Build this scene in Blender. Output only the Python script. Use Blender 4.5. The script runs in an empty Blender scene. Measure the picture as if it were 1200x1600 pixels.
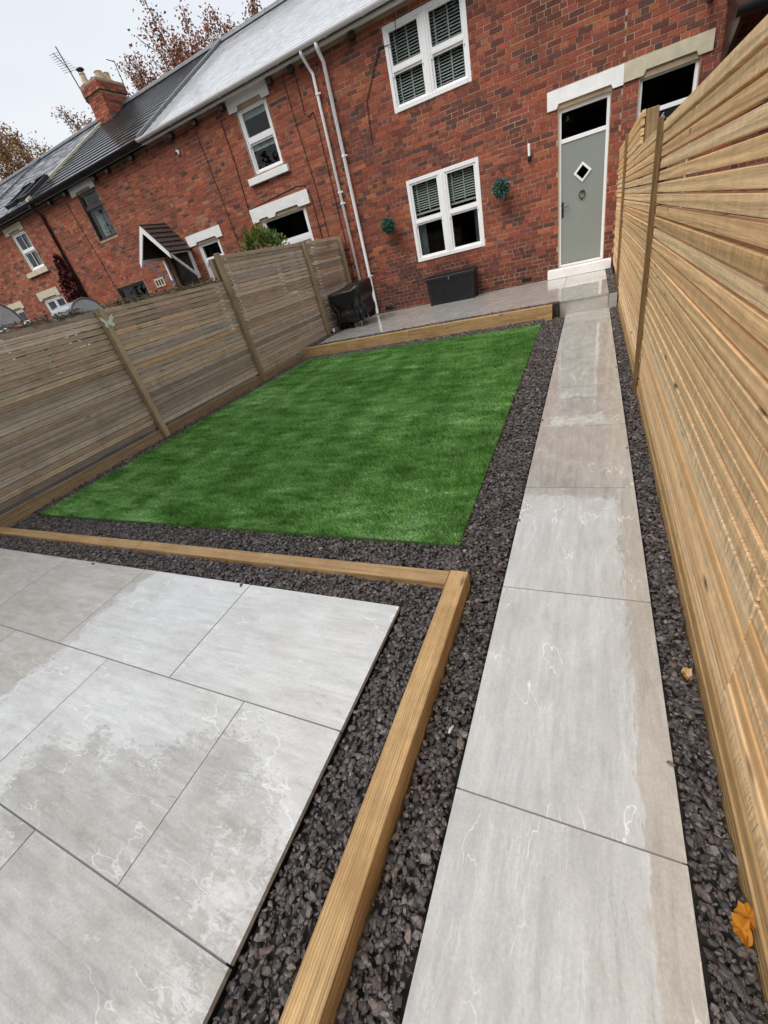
import bpy, math, random
import numpy as np
from mathutils import Vector, Matrix
S = bpy.context.scene
COL = S.collection
RNG = np.random.default_rng(7)
random.seed(7)
R_ = math.radians

# ------------------------------------------------------------------ camera
CAMR = np.array([[0.89911281, 0.03220907, -0.43653034],
                 [0.37566037, -0.5686602, 0.73178198],
                 [-0.22466741, -0.8219417, -0.52338934]])
CAMP = np.array([0, 0, 1.442])
cd = bpy.data.cameras.new('camera')
cam = bpy.data.objects.new('camera', cd)
COL.objects.link(cam)
cd.sensor_fit = 'HORIZONTAL'; cd.sensor_width = 36; cd.lens = 19.11
cd.clip_start = 0.05; cd.clip_end = 2000
M = Matrix.Identity(4)
for i in range(3):
    M[i][0] = CAMR[i, 0]; M[i][1] = -CAMR[i, 1]; M[i][2] = -CAMR[i, 2]; M[i][3] = CAMP[i]
cam.matrix_world = M
S.camera = cam

# ------------------------------------------------------------------ sky, sun, exposure
SUN_EL, SUN_AZ = 56, 212          # degrees; azimuth clockwise from +Y: behind and left of the camera
w = bpy.data.worlds.new('World'); S.world = w; w.use_nodes = True
nt = w.node_tree; nt.nodes.clear()
sky = nt.nodes.new('ShaderNodeTexSky'); sky.sky_type = 'NISHITA'; sky.sun_disc = False
sky.sun_elevation = R_(SUN_EL); sky.sun_rotation = R_(SUN_AZ); sky.dust_density = 5; sky.air_density = 1
tc = nt.nodes.new('ShaderNodeTexCoord')
mp = nt.nodes.new('ShaderNodeMapping'); mp.inputs['Scale'].default_value = (1.2, 1.2, 2.6)
nz = nt.nodes.new('ShaderNodeTexNoise'); nz.inputs['Scale'].default_value = 1.6; nz.inputs['Detail'].default_value = 5
rp = nt.nodes.new('ShaderNodeValToRGB')
rp.color_ramp.elements[0].position = 0.3; rp.color_ramp.elements[0].color = (7.6, 8.2, 9.0, 1)
rp.color_ramp.elements[1].position = 0.7; rp.color_ramp.elements[1].color = (9.3, 9.6, 10.0, 1)
mx = nt.nodes.new('ShaderNodeMix'); mx.data_type = 'RGBA'; mx.inputs['Factor'].default_value = 0.93
bg = nt.nodes.new('ShaderNodeBackground'); bg.inputs['Strength'].default_value = 0.0465
out = nt.nodes.new('ShaderNodeOutputWorld')
L = nt.links.new
L(tc.outputs['Generated'], mp.inputs['Vector']); L(mp.outputs['Vector'], nz.inputs['Vector'])
L(nz.outputs['Fac'], rp.inputs['Fac']); L(sky.outputs['Color'], mx.inputs['A']); L(rp.outputs['Color'], mx.inputs['B'])
L(mx.outputs['Result'], bg.inputs['Color']); L(bg.outputs['Background'], out.inputs['Surface'])
sd = bpy.data.lights.new('sun', 'SUN'); sd.energy = 1.5; sd.angle = R_(40); sd.color = (1, 0.97, 0.93)
so = bpy.data.objects.new('sun', sd); COL.objects.link(so)
az, el = R_(SUN_AZ), R_(SUN_EL)
sdir = Vector((math.sin(az) * math.cos(el), math.cos(az) * math.cos(el), math.sin(el)))
so.rotation_euler = (-sdir).to_track_quat('-Z', 'Y').to_euler()
so.location = (0, -5, 20)
vs = S.view_settings
vs.view_transform = 'Standard'; vs.look = 'None'; vs.gamma = 1; vs.exposure = 1.15; vs.use_curve_mapping = False

# ------------------------------------------------------------------ materials
class NT:
    def __init__(s, name):
        s.m = bpy.data.materials.new(name); s.m.use_nodes = True
        s.t = s.m.node_tree; s.b = s.t.nodes['Principled BSDF']
    def n(s, typ, **kw):
        o = s.t.nodes.new('ShaderNode' + typ)
        for k, v in kw.items():
            if hasattr(o, k) and k not in ('Scale',): setattr(o, k, v)
            else: o.inputs[k.replace('_', ' ')].default_value = v
        return o
    def l(s, a, b): s.t.links.new(a, b)
    def coords(s, kind='Object', scale=(1, 1, 1), rand=True):
        if kind == 'World':
            g = s.n('NewGeometry'); src = g.outputs['Position']
        else:
            t = s.n('TexCoord'); src = t.outputs['Object']
        if rand and kind != 'World':
            oi = s.n('ObjectInfo')
            mu = s.n('VectorMath', operation='MULTIPLY_ADD')
            cmb = s.n('CombineXYZ')
            for k in range(3): s.l(oi.outputs['Random'], cmb.inputs[k])
            s.l(cmb.outputs[0], mu.inputs[0]); mu.inputs[1].default_value = (37.1, 91.7, 53.3)
            s.l(src, mu.inputs[2]); src = mu.outputs[0]
        mp = s.n('Mapping'); mp.inputs['Scale'].default_value = scale
        s.l(src, mp.inputs['Vector']); return mp.outputs['Vector']
    def noise(s, vec, scale=5, detail=4, rough=.55, dist=0):
        o = s.n('TexNoise'); o.inputs['Scale'].default_value = scale; o.inputs['Detail'].default_value = detail
        o.inputs['Roughness'].default_value = rough; o.inputs['Distortion'].default_value = dist
        s.l(vec, o.inputs['Vector']); return o.outputs['Fac']
    def ramp(s, fac, stops, interp='LINEAR'):
        r = s.n('ValToRGB'); e = r.color_ramp; e.interpolation = interp
        while len(e.elements) < len(stops): e.elements.new(0.5)
        for q, (p, c) in zip(e.elements, stops):
            q.position = p; q.color = (c, c, c, 1) if not hasattr(c, '__len__') else (*c, 1)
        s.l(fac, r.inputs['Fac']); return r.outputs['Color']
    def mix(s, f, a, b, mode='MIX'):
        o = s.n('Mix', data_type='RGBA', blend_type=mode)
        for sock, v in (('Factor', f), ('A', a), ('B', b)):
            if hasattr(v, 'is_linked'): s.l(v, o.inputs[sock])
            elif sock == 'Factor': o.inputs[sock].default_value = v
            else: o.inputs[sock].default_value = (*v, 1) if len(v) == 3 else v
        return o.outputs['Result']
    def math(s, op, a, b=0.0, c=None):
        o = s.n('Math', operation=op)
        for i, v in enumerate((a, b) if c is None else (a, b, c)):
            if hasattr(v, 'is_linked'): s.l(v, o.inputs[i])
            else: o.inputs[i].default_value = v
        return o.outputs[0]
    def bump(s, h, strength=.3, dist=.01, prev=None):
        b = s.n('Bump'); b.inputs['Strength'].default_value = strength; b.inputs['Distance'].default_value = dist
        s.l(h, b.inputs['Height'])
        if prev is not None: s.l(prev, b.inputs['Normal'])
        s.l(b.outputs[0], s.b.inputs['Normal']); return b.outputs[0]
    def set(s, **kw):
        for k, v in kw.items():
            k = k.replace('_', ' ')
            if hasattr(v, 'is_linked'): s.l(v, s.b.inputs[k])
            else: s.b.inputs[k].default_value = (*v, 1) if hasattr(v, '__len__') and len(v) == 3 else v
        return s.m
MAT = {}
def plain(name, col, rough=.5, var=.12, scale=9, metal=0, bump=.0, spec=.5):
    t = NT(name); v = t.coords('World')
    f = t.noise(v, scale, 5)
    lo = tuple(c * (1 - var) for c in col); hi = tuple(min(1, c * (1 + var)) for c in col)
    t.set(Base_Color=t.ramp(f, [(.3, lo), (.7, hi)]), Roughness=rough, Metallic=metal)
    t.b.inputs['Specular IOR Level'].default_value = spec
    if bump: t.bump(t.noise(v, scale * 6, 4), bump, .01)
    MAT[name] = t.m; return t.m

def attr_mat(name, rough, vlo=.7, vhi=1.25, scale=30, bump=.4, bdist=.004, spec=.5, extra=None):
    t = NT(name); a = t.n('Attribute', attribute_name='col'); v = t.coords('World')
    f = t.noise(v, scale, 5, .65)
    c = t.mix(1.0, a.outputs['Color'], t.ramp(f, [(.25, vlo), (.75, vhi)]), 'MULTIPLY')
    if extra: c = extra(t, v, c)
    t.set(Base_Color=c, Roughness=rough); t.b.inputs['Specular IOR Level'].default_value = spec
    if bump: t.bump(t.noise(v, scale * 2.5, 5, .7), bump, bdist)
    MAT[name] = t.m; return t
def brick_extra(t, v, c):
    g = t.noise(v, 2.2, 6, .7)
    c = t.mix(t.ramp(g, [(.64, 0.0), (.80, .22)]), c, (.42, .36, .31))          # lime bloom
    sp = t.n('SeparateXYZ'); t.l(v, sp.inputs[0]); damp = t.math('ADD', sp.outputs['Z'], t.math('MULTIPLY', t.noise(v, 1.6, 5, .6), -1.3))
    c = t.mix(t.ramp(damp, [(.0, .55), (.32, 0.0)]), c, (.045, .022, .022))         # rising damp stain
    g2 = t.noise(v, 1.1, 5, .6)
    return t.mix(t.ramp(g2, [(.30, .45), (.50, 0.0)]), c, (.055, .03, .026))     # soot
attr_mat('brick', .85, .62, 1.3, 34, .55, .006, .3, brick_extra)
plain('mortar', (.36, .27, .18), .95, .3, 3, bump=.4)
plain('white_upvc', (.87, .87, .88), .28, .03, 2)
plain('white_stone', (.84, .84, .83), .6, .07, 6, bump=.25)
plain('cream_stone', (.55, .49, .36), .8, .12, 7, bump=.3)
plain('dark_frame', (.035, .016, .014), .35, .2, 6)
plain('black_metal', (.012, .012, .013), .35, .2, 6)
plain('black_pvc', (.014, .014, .016), .28, .2, 6)
plain('room', (.055, .052, .05), .9, .3, 2)
plain('grey_door', (.235, .26, .245), .42, .03, 3)
plain('dark_door', (.012, .012, .014), .3, .1, 3)
plain('blind', (.58, .56, .52), .6, .06, 4)
plain('white_blind', (.62, .64, .62), .7, .05, 4)
plain('curtain', (.36, .37, .39), .9, .2, 14)
plain('chrome', (.5, .5, .5), .25, .05, 3, metal=1)
plain('dark_bed', (.035, .033, .032), .9, .3, 12)
plain('grout', (.24, .24, .245), .8, .1, 12)
plain('soil', (.05, .045, .038), .95, .35, 2, bump=.5)
plain('cable', (.012, .011, .011), .5, .1, 8)
plain('rope', (.10, .07, .05), .9, .2, 60)
plain('pot_clay', (.52, .42, .28), .8, .15, 6)
plain('lead', (.12, .125, .135), .4, .2, 6)
plain('butterfly', (.62, .66, .58), .6, .1, 30)
plain('bark', (.11, .08, .065), .9, .3, 8, bump=.6)
plain('membrane', (.012, .012, .012), .6, .1, 8)
plain('porch_tile', (.065, .045, .042), .6, .35, 12, bump=.4)
plain('plastic_black', (.009, .0095, .011), .45, .2, 8)
plain('inside_white', (.62, .6, .58), .8, .1, 4)

def glass():
    t = NT('glass'); nt = t.t; nt.nodes.remove(t.b)
    o = [n for n in nt.nodes if n.type == 'OUTPUT_MATERIAL'][0]
    fr = t.n('Fresnel'); fr.inputs['IOR'].default_value = 1.5
    tr = t.n('BsdfTransparent'); tr.inputs['Color'].default_value = (.82, .86, .86, 1)
    gl = t.n('BsdfGlossy'); gl.inputs['Roughness'].default_value = .015
    ge = t.n('NewGeometry'); inv = t.math('SUBTRACT', 1.0, ge.outputs['Backfacing'])
    m = t.n('MixShader'); t.l(t.math('MULTIPLY', fr.outputs[0], inv), m.inputs[0]); t.l(tr.outputs[0], m.inputs[1]); t.l(gl.outputs[0], m.inputs[2])
    t.l(m.outputs[0], o.inputs['Surface']); MAT['glass'] = t.m
glass()
def frosted():
    t = NT('clear_plastic'); v = t.coords('World')
    t.set(Base_Color=t.ramp(t.noise(v, 9, 5), [(.3, (.42, .45, .48)), (.7, (.6, .63, .66))]), Roughness=.25, Alpha=.72)
    MAT['clear_plastic'] = t.m
frosted()

def roof_mat(name, lo, hi, rough):
    t = NT(name); a = t.n('Attribute', attribute_name='col'); v = t.coords('World')
    f = t.noise(v, 7, 6, .7)
    c = t.mix(1.0, a.outputs['Color'], t.ramp(f, [(.3, .75), (.7, 1.2)]), 'MULTIPLY')
    t.set(Base_Color=c, Roughness=t.ramp(t.noise(v, 3, 5), [(.35, rough * .8), (.7, rough * 1.4)]), IOR=2.4)
    t.bump(t.noise(v, 30, 2), .02, .002)
    MAT[name] = t.m
roof_mat('roof_tile', 0, 0, .05)
roof_mat('roof_tile_dark', 0, 0, .2)
roof_mat('roof_slate', 0, 0, .24)

def slab_mat(name='porcelain_slab', k=1.0, warm=(1, 1, 1)):
    t = NT(name)
    st = t.coords('Object', (2.0, 24, 4)); cl = t.coords('Object', (2.0, 3.4, 2))
    iso = t.coords('Object', (1, 1, 1)); wv = t.coords('Object', (1.6, 5.5, 2))
    streak = t.noise(st, 1.6, 7, .66, .3); cloud = t.noise(cl, 1.2, 4, .6, .4); fine = t.noise(iso, 120, 4, .7)
    med = t.noise(wv, 3.2, 8, .72, .5)
    base = t.ramp(streak, [(.25, (.385, .38, .365)), (.5, (.475, .47, .455)), (.75, (.56, .555, .54))])
    base = t.mix(t.ramp(cloud, [(.32, .65), (.60, 0.0)]), base, (.37, .35, .315))
    base = t.mix(1.0, base, t.ramp(med, [(.30, .80), (.5, 1.0), (.7, 1.14)]), 'MULTIPLY')
    base = t.mix(1.0, base, t.ramp(fine, [(.3, .88), (.7, 1.12)]), 'MULTIPLY')
    base = t.mix(1.0, base, tuple(k * q for q in warm), 'MULTIPLY')
    vn = t.noise(t.coords('Object', (1.0, 2.6, 1)), 1.25, 5, .55, .15)      # thin pale riven veins
    vein = t.ramp(t.math('ABSOLUTE', t.math('SUBTRACT', vn, .5)), [(0.0, 1.0), (.0014, .85), (.004, 0.0)])
    gate = t.ramp(t.noise(cl, 1.9, 3), [(.46, 0.0), (.56, .8)])
    base = t.mix(t.math('MULTIPLY', vein, gate), base, (.93, .925, .91))
    v2 = t.noise(t.coords('Object', (.9, 6.5, 1)), 1.5, 6, .6, .2)           # fine riven lines along the slab
    l2 = t.ramp(t.math('ABSOLUTE', t.math('SUBTRACT', v2, .48)), [(0.0, 1.0), (.004, .7), (.012, 0.0)])
    base = t.mix(t.math('MULTIPLY', l2, t.ramp(t.noise(cl, 3.1, 4), [(.45, 0.0), (.6, .24)])), base, (.90, .895, .88))
    l3 = t.ramp(t.math('ABSOLUTE', t.math('SUBTRACT', v2, .60)), [(0.0, 1.0), (.003, .6), (.008, 0.0)])
    base = t.mix(t.math('MULTIPLY', l3, t.ramp(t.noise(cl, 2.7, 4), [(.48, 0.0), (.62, .5)])), base, (.26, .25, .235))
    film = t.noise(cl, 2.1, 7, .68, .5)                                       # water film lying over the riven face
    wet = t.ramp(film, [(.40, 1.0), (.60, .75), (.68, .25)])
    t.set(Base_Color=base, Roughness=.38, IOR=1.5, Coat_Weight=wet, Coat_Roughness=t.ramp(film, [(.45, .006), (.66, .05)]), Coat_IOR=2.7)
    t.bump(med, .22, .006)
    cb = t.n('Bump'); cb.inputs['Strength'].default_value = .085; cb.inputs['Distance'].default_value = .012
    hh = t.math('ADD', t.noise(t.coords('Object', (1, 1.8, 1)), 7, 2, .5, .3), t.math('MULTIPLY', t.noise(t.coords('Object', (1, 2.4, 1)), 26, 2, .5, .2), .16))
    t.l(hh, cb.inputs['Height']); t.l(cb.outputs[0], t.b.inputs['Coat Normal'])
    MAT[name] = t.m
slab_mat(k=1.36)
slab_mat('path_slab', 1.08, (1, .985, .955))

def wood(name, ramp_rand, grain_dark, grain_light, rough, axis, gscale=1.0, knots=.6, stain=None, bstr=.35, saw=0.0, ws=1.1, wl=.80, bd=None, tint=(1, 1, 1)):
    """axis: local axis index the grain runs along"""
    t = NT(name)
    oi = t.n('ObjectInfo')
    base = t.ramp(oi.outputs['Random'], [(p_, tuple(k_ * q_ for k_, q_ in zip(tint, c_))) for p_, c_ in ramp_rand])
    sc = [34 * gscale] * 3; sc[axis] = 1.3
    v = t.coords('Object', tuple(sc)); sc2 = [9 * gscale] * 3; sc2[axis] = .9
    v2 = t.coords('Object', tuple(sc2)); iso = t.coords('Object', (1, 1, 1))
    g = t.noise(v, 1.5, 6, .65, .6)
    wv = t.n('TexWave', wave_type='BANDS', bands_direction=bd or ('XYZ'[(axis + 1) % 3] if axis != 2 else 'X'))
    t.l(v2, wv.inputs['Vector']); wv.inputs['Scale'].default_value = ws; wv.inputs['Distortion'].default_value = 6
    wv.inputs['Detail'].default_value = 3; wv.inputs['Detail Scale'].default_value = .7
    c = t.mix(1.0, base, t.ramp(g, [(.28, grain_dark), (.7, grain_light)]), 'MULTIPLY')
    c = t.mix(1.0, c, t.ramp(wv.outputs['Fac'], [(0.0, wl), (.55, 1.05), (1.0, 1.1)]), 'MULTIPLY')
    sk = [11.0] * 3; sk[axis] = 4.0
    vo = t.n('TexVoronoi'); t.l(t.coords('Object', tuple(sk)), vo.inputs['Vector']); vo.inputs['Scale'].default_value = .62
    kn = t.ramp(vo.outputs['Distance'], [(.045, knots), (.13, 0.0)])
    c = t.mix(kn, c, (.09, .045, .02))
    mo = t.noise(iso, 14, 5, .65); c = t.mix(1.0, c, t.ramp(mo, [(.3, .88), (.7, 1.12)]), 'MULTIPLY')
    if stain: c = stain(t, c)
    h = t.math('ADD', g, t.math('MULTIPLY', wv.outputs['Fac'], .35))
    if saw:
        ss = [3.0] * 3; ss[axis] = 60.0
        sw = t.noise(t.coords('Object', tuple(ss)), 1.6, 2, .5, .3)
        gate = t.ramp(oi.outputs['Random'], [(.25, .0), (.8, 1.0)])
        h = t.math('ADD', h, t.math('MULTIPLY', t.math('MULTIPLY', sw, gate), saw))
        c = t.mix(1.0, c, t.mix(gate, (1, 1, 1), t.ramp(sw, [(.35, .80), (.65, 1.12)])), 'MULTIPLY')
    t.set(Base_Color=c, Roughness=rough); t.bump(h, bstr, .006)
    MAT[name] = t.m
wood('new_slat', [(0, (.74, .44, .19)), (.15, (.95, .64, .34)), (.3, (.76, .465, .22)), (.45, (.95, .68, .40)), (.6, (.80, .51, .25)), (.75, (.94, .66, .37)), (.88, (.72, .44, .20)), (1, (.95, .70, .43))], .87, 1.12, .62, 1, 1.0, .9, None, 1.0, 2.2, .9, .94)
wood('new_batten', [(0, (.20, .12, .045)), (1, (.25, .15, .06))], .7, 1.15, .6, 2)
wood('new_post', [(0, (.34, .21, .10)), (1, (.38, .24, .12))], .65, 1.2, .65, 2)
def algae(t, c):
    w_ = t.coords('World'); f = t.noise(w_, 1.3, 5, .6)
    c = t.mix(t.ramp(f, [(.62, 0.0), (.75, .4)]), c, (.16, .16, .05))
    f2 = t.noise(w_, 2.0, 6, .65)
    return t.mix(t.ramp(f2, [(.56, 0.0), (.75, .5)]), c, (.07, .045, .032))
wood('old_slat', [(0, (.20, .165, .135)), (.15, (.42, .355, .29)), (.30, (.26, .185, .13)), (.45, (.48, .41, .335)), (.58, (.24, .20, .17)), (.70, (.40, .31, .22)), (.82, (.30, .265, .235)), (.93, (.46, .395, .32)), (1, (.44, .29, .17))],
     .66, 1.2, .8, 1, 1.0, .5, algae, .6, 0, 1.1, .88, None, (1.30, 1.24, 1.16))
wood('old_post', [(0, (.36, .265, .165)), (1, (.43, .32, .20))], .62, 1.2, .75, 2, 1, .4, algae)
wood('base_board', [(0, (.27, .175, .085)), (1, (.36, .24, .125))], .62, 1.2, .7, 1, 1, .5)
def edge_stain(t, c):
    w_ = t.coords('World'); f = t.noise(w_, 3.2, 5, .6)
    return t.mix(t.ramp(f, [(.48, 0.0), (.70, .6)]), c, (.34, .18, .06))
wood('fresh_board', [(0, (.50, .31, .13)), (1, (.62, .40, .18))], .7, 1.15, .5, 1, 1, .8, edge_stain, .6, 0, 1.5, .85)
wood('sleeper_y', [(0, (.64, .415, .19)), (1, (.69, .45, .21))], .62, 1.2, .45, 1, 1.2, .95, edge_stain, .8, 0, 3.6, .78, 'X')
wood('sleeper_x', [(0, (.48, .305, .14)), (1, (.60, .39, .195))], .62, 1.2, .55, 0, 1.2, .8, edge_stain, .8, 0, 3.4, .76, 'Y')
attr_mat('gravel', .30, .55, 1.4, 90, .5, .003, .5)
gt = attr_mat('grass', .45, .8, 1.2, 5, 0, .001, .4)
def translucent(t, k):
    o = [n for n in t.t.nodes if n.type == 'OUTPUT_MATERIAL'][0]; tr = t.n('BsdfTranslucent'); mxs = t.n('MixShader'); mxs.inputs[0].default_value = k
    t.l(t.b.inputs['Base Color'].links[0].from_socket, tr.inputs['Color']); t.l(t.b.outputs[0], mxs.inputs[1]); t.l(tr.outputs[0], mxs.inputs[2]); t.l(mxs.outputs[0], o.inputs['Surface'])
translucent(gt, .3)
attr_mat('leaf', .6, .8, 1.2, 8, 0, .001, .3)
def thatch():
    t = NT('turf_base'); v = t.coords('World')
    t.set(Base_Color=t.ramp(t.noise(v, 40, 4), [(.3, (.035, .10, .014)), (.7, (.075, .18, .03))]), Roughness=.9)
    MAT['turf_base'] = t.m
thatch()
def cover():
    t = NT('bbq_cover'); v = t.coords('World')
    t.set(Base_Color=t.ramp(t.noise(v, 5, 4), [(.3, (.005, .005, .006)), (.7, (.011, .011, .012))]), Roughness=.30)
    t.bump(t.noise(v, 16, 5, .6, .8), .5, .02); MAT['bbq_cover'] = t.m
cover()

# ------------------------------------------------------------------ mesh helpers
WL = {}
def V3(p): return Vector((float(p[0]), float(p[1]), float(p[2])))
def place(o, parent, loc):
    loc = V3(loc)
    if parent is not None:
        o.parent = parent; o.location = loc - WL[parent.name]
    else: o.location = loc
    WL[o.name] = loc; return o
def tag(o, label=None, cat=None, group=None, kind=None):
    if label: o['label'] = label
    if cat: o['category'] = cat
    if group: o['group'] = group
    if kind: o['kind'] = kind
    return o
def root(name, label, cat, loc, group=None, kind=None):
    o = bpy.data.objects.new(name, None); COL.objects.link(o); o.empty_display_size = .2
    place(o, None, loc); return tag(o, label, cat, group, kind)
def mesh_obj(name, me, parent=None, loc=(0, 0, 0)):
    o = bpy.data.objects.new(name, me); COL.objects.link(o); return place(o, parent, loc)

def np_mesh(name, verts, faces_flat, loop_n, mat, col=None, smooth=False):
    """verts (n,3); faces_flat int array; loop_n verts per face (int or array); col per face"""
    me = bpy.data.meshes.new(name)
    nl = len(faces_flat)
    cnt = np.full(nl // loop_n, loop_n) if np.isscalar(loop_n) else np.asarray(loop_n)
    me.vertices.add(len(verts)); me.vertices.foreach_set('co', np.asarray(verts, np.float32).ravel())
    me.loops.add(nl); me.loops.foreach_set('vertex_index', np.asarray(faces_flat, np.int32))
    me.polygons.add(len(cnt)); st = np.concatenate([[0], np.cumsum(cnt)[:-1]]).astype(np.int32)
    me.polygons.foreach_set('loop_start', st)
    me.update(calc_edges=True); me.validate()
    me.polygons.foreach_set('use_smooth', np.full(len(cnt), bool(smooth)))
    if col is not None:
        a = me.attributes.new('col', 'FLOAT_COLOR', 'FACE')
        c4 = np.ones((len(cnt), 4), np.float32); c4[:, :3] = col; a.data.foreach_set('color', c4.ravel())
    if mat: me.materials.append(MAT[mat])
    return me

class MB:
    def __init__(s): s.v = []; s.f = []; s.c = []
    def add(s, vs, fs, col=None):
        b = len(s.v); s.v += [tuple(map(float, p)) for p in vs]
        s.f += [tuple(b + i for i in f) for f in fs]; s.c += [col or (1, 1, 1)] * len(fs); return s
    def box(s, x0, x1, y0, y1, z0, z1, ch=0.0, col=None):
        if ch <= 0:
            vs = [(x0, y0, z0), (x1, y0, z0), (x1, y1, z0), (x0, y1, z0), (x0, y0, z1), (x1, y0, z1), (x1, y1, z1), (x0, y1, z1)]
            return s.add(vs, [(0, 3, 2, 1), (4, 5, 6, 7), (0, 1, 5, 4), (1, 2, 6, 5), (2, 3, 7, 6), (3, 0, 4, 7)], col)
        import itertools
        vs = []; idx = {}
        lo = (x0, y0, z0); hi = (x1, y1, z1)
        for c in itertools.product((0, 1), repeat=3):
            for a in range(3):
                p = [(hi[k] if c[k] else lo[k]) for k in range(3)]
                for k in range(3):
                    if k != a: p[k] += ch * (-1 if c[k] else 1)
                idx[(c, a)] = len(vs); vs.append(p)
        fs = []
        cen = [(lo[k] + hi[k]) / 2 for k in range(3)]
        def orient(f):
            a, b, c = (Vector(vs[f[0]]), Vector(vs[f[1]]), Vector(vs[f[2]]))
            n = (b - a).cross(c - a); m = sum((Vector(vs[i]) for i in f), Vector()) / len(f)
            return f if n.dot(m - Vector(cen)) > 0 else f[::-1]
        for a in range(3):
            o1, o2 = [k for k in range(3) if k != a]
            for sgn in (0, 1):
                q = []
                for u, v_ in ((0, 0), (1, 0), (1, 1), (0, 1)):
                    c = [0] * 3; c[a] = sgn; c[o1] = u; c[o2] = v_; q.append(idx[(tuple(c), a)])
                fs.append(orient(tuple(q)))
            for u in (0, 1):
                for v_ in (0, 1):
                    c0 = [0] * 3; c0[o1] = u; c0[o2] = v_; c1 = list(c0); c1[a] = 1
                    c0, c1 = tuple(c0), tuple(c1)
                    fs.append(orient((idx[(c0, o1)], idx[(c1, o1)], idx[(c1, o2)], idx[(c0, o2)])))
        for c in itertools.product((0, 1), repeat=3):
            fs.append(orient((idx[(c, 0)], idx[(c, 1)], idx[(c, 2)])))
        return s.add(vs, fs, col)
    def prism(s, poly, axis, a0, a1, col=None):
        """poly list of 2D pts in the plane of the two other axes (order xyz without axis)"""
        n = len(poly); vs = []
        for a in (a0, a1):
            for p in poly:
                q = list(p); q.insert(axis, a); vs.append(q)
        fs = [tuple(range(n))[::-1], tuple(range(n, 2 * n))] + [(i, (i + 1) % n, n + (i + 1) % n, n + i) for i in range(n)]
        return s.add(vs, fs, col)
    def tube(s, pts, r, n=8, cap=True, col=None):
        pts = [Vector(p) for p in pts]; rs = r if hasattr(r, '__len__') else [r] * len(pts)
        vs = []; prev = None
        for i, p in enumerate(pts):
            d = (pts[min(i + 1, len(pts) - 1)] - pts[max(i - 1, 0)]).normalized()
            if prev is None:
                a = Vector((0, 0, 1)) if abs(d.z) < .9 else Vector((1, 0, 0)); u = d.cross(a).normalized()
            else: u = (prev - d * prev.dot(d)).normalized()
            prev = u; w_ = d.cross(u)
            for k in range(n):
                t = 2 * math.pi * k / n; vs.append(p + (u * math.cos(t) + w_ * math.sin(t)) * rs[i])
        fs = [(i * n + k, i * n + (k + 1) % n, (i + 1) * n + (k + 1) % n, (i + 1) * n + k) for i in range(len(pts) - 1) for k in range(n)]
        if cap: fs += [tuple(range(n))[::-1], tuple(range((len(pts) - 1) * n, len(pts) * n))]
        return s.add(vs, fs, col)
    def lathe(s, c, prof, n=16, col=None):
        vs = []
        for r, z in prof:
            for k in range(n):
                t = 2 * math.pi * k / n; vs.append((c[0] + r * math.cos(t), c[1] + r * math.sin(t), c[2] + z))
        m = len(prof)
        fs = [(i * n + k, i * n + (k + 1) % n, (i + 1) * n + (k + 1) % n, (i + 1) * n + k) for i in range(m - 1) for k in range(n)]
        fs += [tuple(range(n))[::-1], tuple(range((m - 1) * n, m * n))]
        return s.add(vs, fs, col)
    def mesh(s, name, mat, origin=(0, 0, 0), smooth=False, usecol=False):
        o = np.array(origin, float)
        me = bpy.data.meshes.new(name)
        me.from_pydata([tuple(np.array(p) - o) for p in s.v], [], s.f); me.update()
        if usecol:
            a = me.attributes.new('col', 'FLOAT_COLOR', 'FACE')
            c4 = np.ones((len(s.f), 4), np.float32); c4[:, :3] = s.c; a.data.foreach_set('color', c4.ravel())
        if smooth: me.polygons.foreach_set('use_smooth', [True] * len(s.f))
        me.materials.append(MAT[mat]); return me
    def build(s, name, mat, parent=None, origin=None, smooth=False, usecol=False):
        if origin is None:
            a = np.array(s.v); origin = ((a[:, 0].min() + a[:, 0].max()) / 2, (a[:, 1].min() + a[:, 1].max()) / 2, a[:, 2].min())
        return mesh_obj(name, s.mesh(name, mat, origin, smooth, usecol), parent, origin)

def project(P):
    """photo-plane area test used only to pick which bricks become single objects"""
    v = (np.asarray(P, float) - CAMP) @ CAMR
    z = np.where(v[:, 2] > .1, v[:, 2], 1e9)
    return np.c_[384 + 407.7 * v[:, 0] / z, 512 + 407.7 * v[:, 1] / z], v[:, 2]

# ------------------------------------------------------------------ setting: ground
ground = MB(); N = 24; ext = 400
ground.add([(-ext, -ext, -.055), (ext, -ext, -.055), (ext, ext, -.055), (-ext, ext, -.055)], [(0, 1, 2, 3)])
tag(ground.build('ground', 'soil', origin=(0, 0, -.055)), 'dark bare ground running under the gardens and the terrace', 'ground', kind='structure')

ZP, ZU, YW = .09, .20, 10.30
SLABS = {}
def slab_mesh(lx, ly, mat, th=.02):
    k = (round(lx, 3), round(ly, 3), th, mat)
    if k not in SLABS:
        b = MB(); b.box(-lx / 2, lx / 2, -ly / 2, ly / 2, -th, 0)
        SLABS[k] = b.mesh('paving_slab', mat)
    return SLABS[k]
def lay(parent, x0, x1, y0, y1, z, along, mat='porcelain_slab'):
    g = .0027; x0 += g; x1 -= g; y0 += g; y1 -= g
    if along == 'x': me = slab_mesh(x1 - x0, y1 - y0, mat); rz = 0
    else: me = slab_mesh(y1 - y0, x1 - x0, mat); rz = math.pi / 2
    o = mesh_obj('paving_slab', me, parent, ((x0 + x1) / 2, (y0 + y1) / 2, z + random.uniform(-.0007, .0007)))
    o.rotation_euler = (random.uniform(-.0012, .0012), random.uniform(-.0012, .0012), rz + random.choice((0, math.pi)))
    return o
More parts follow.
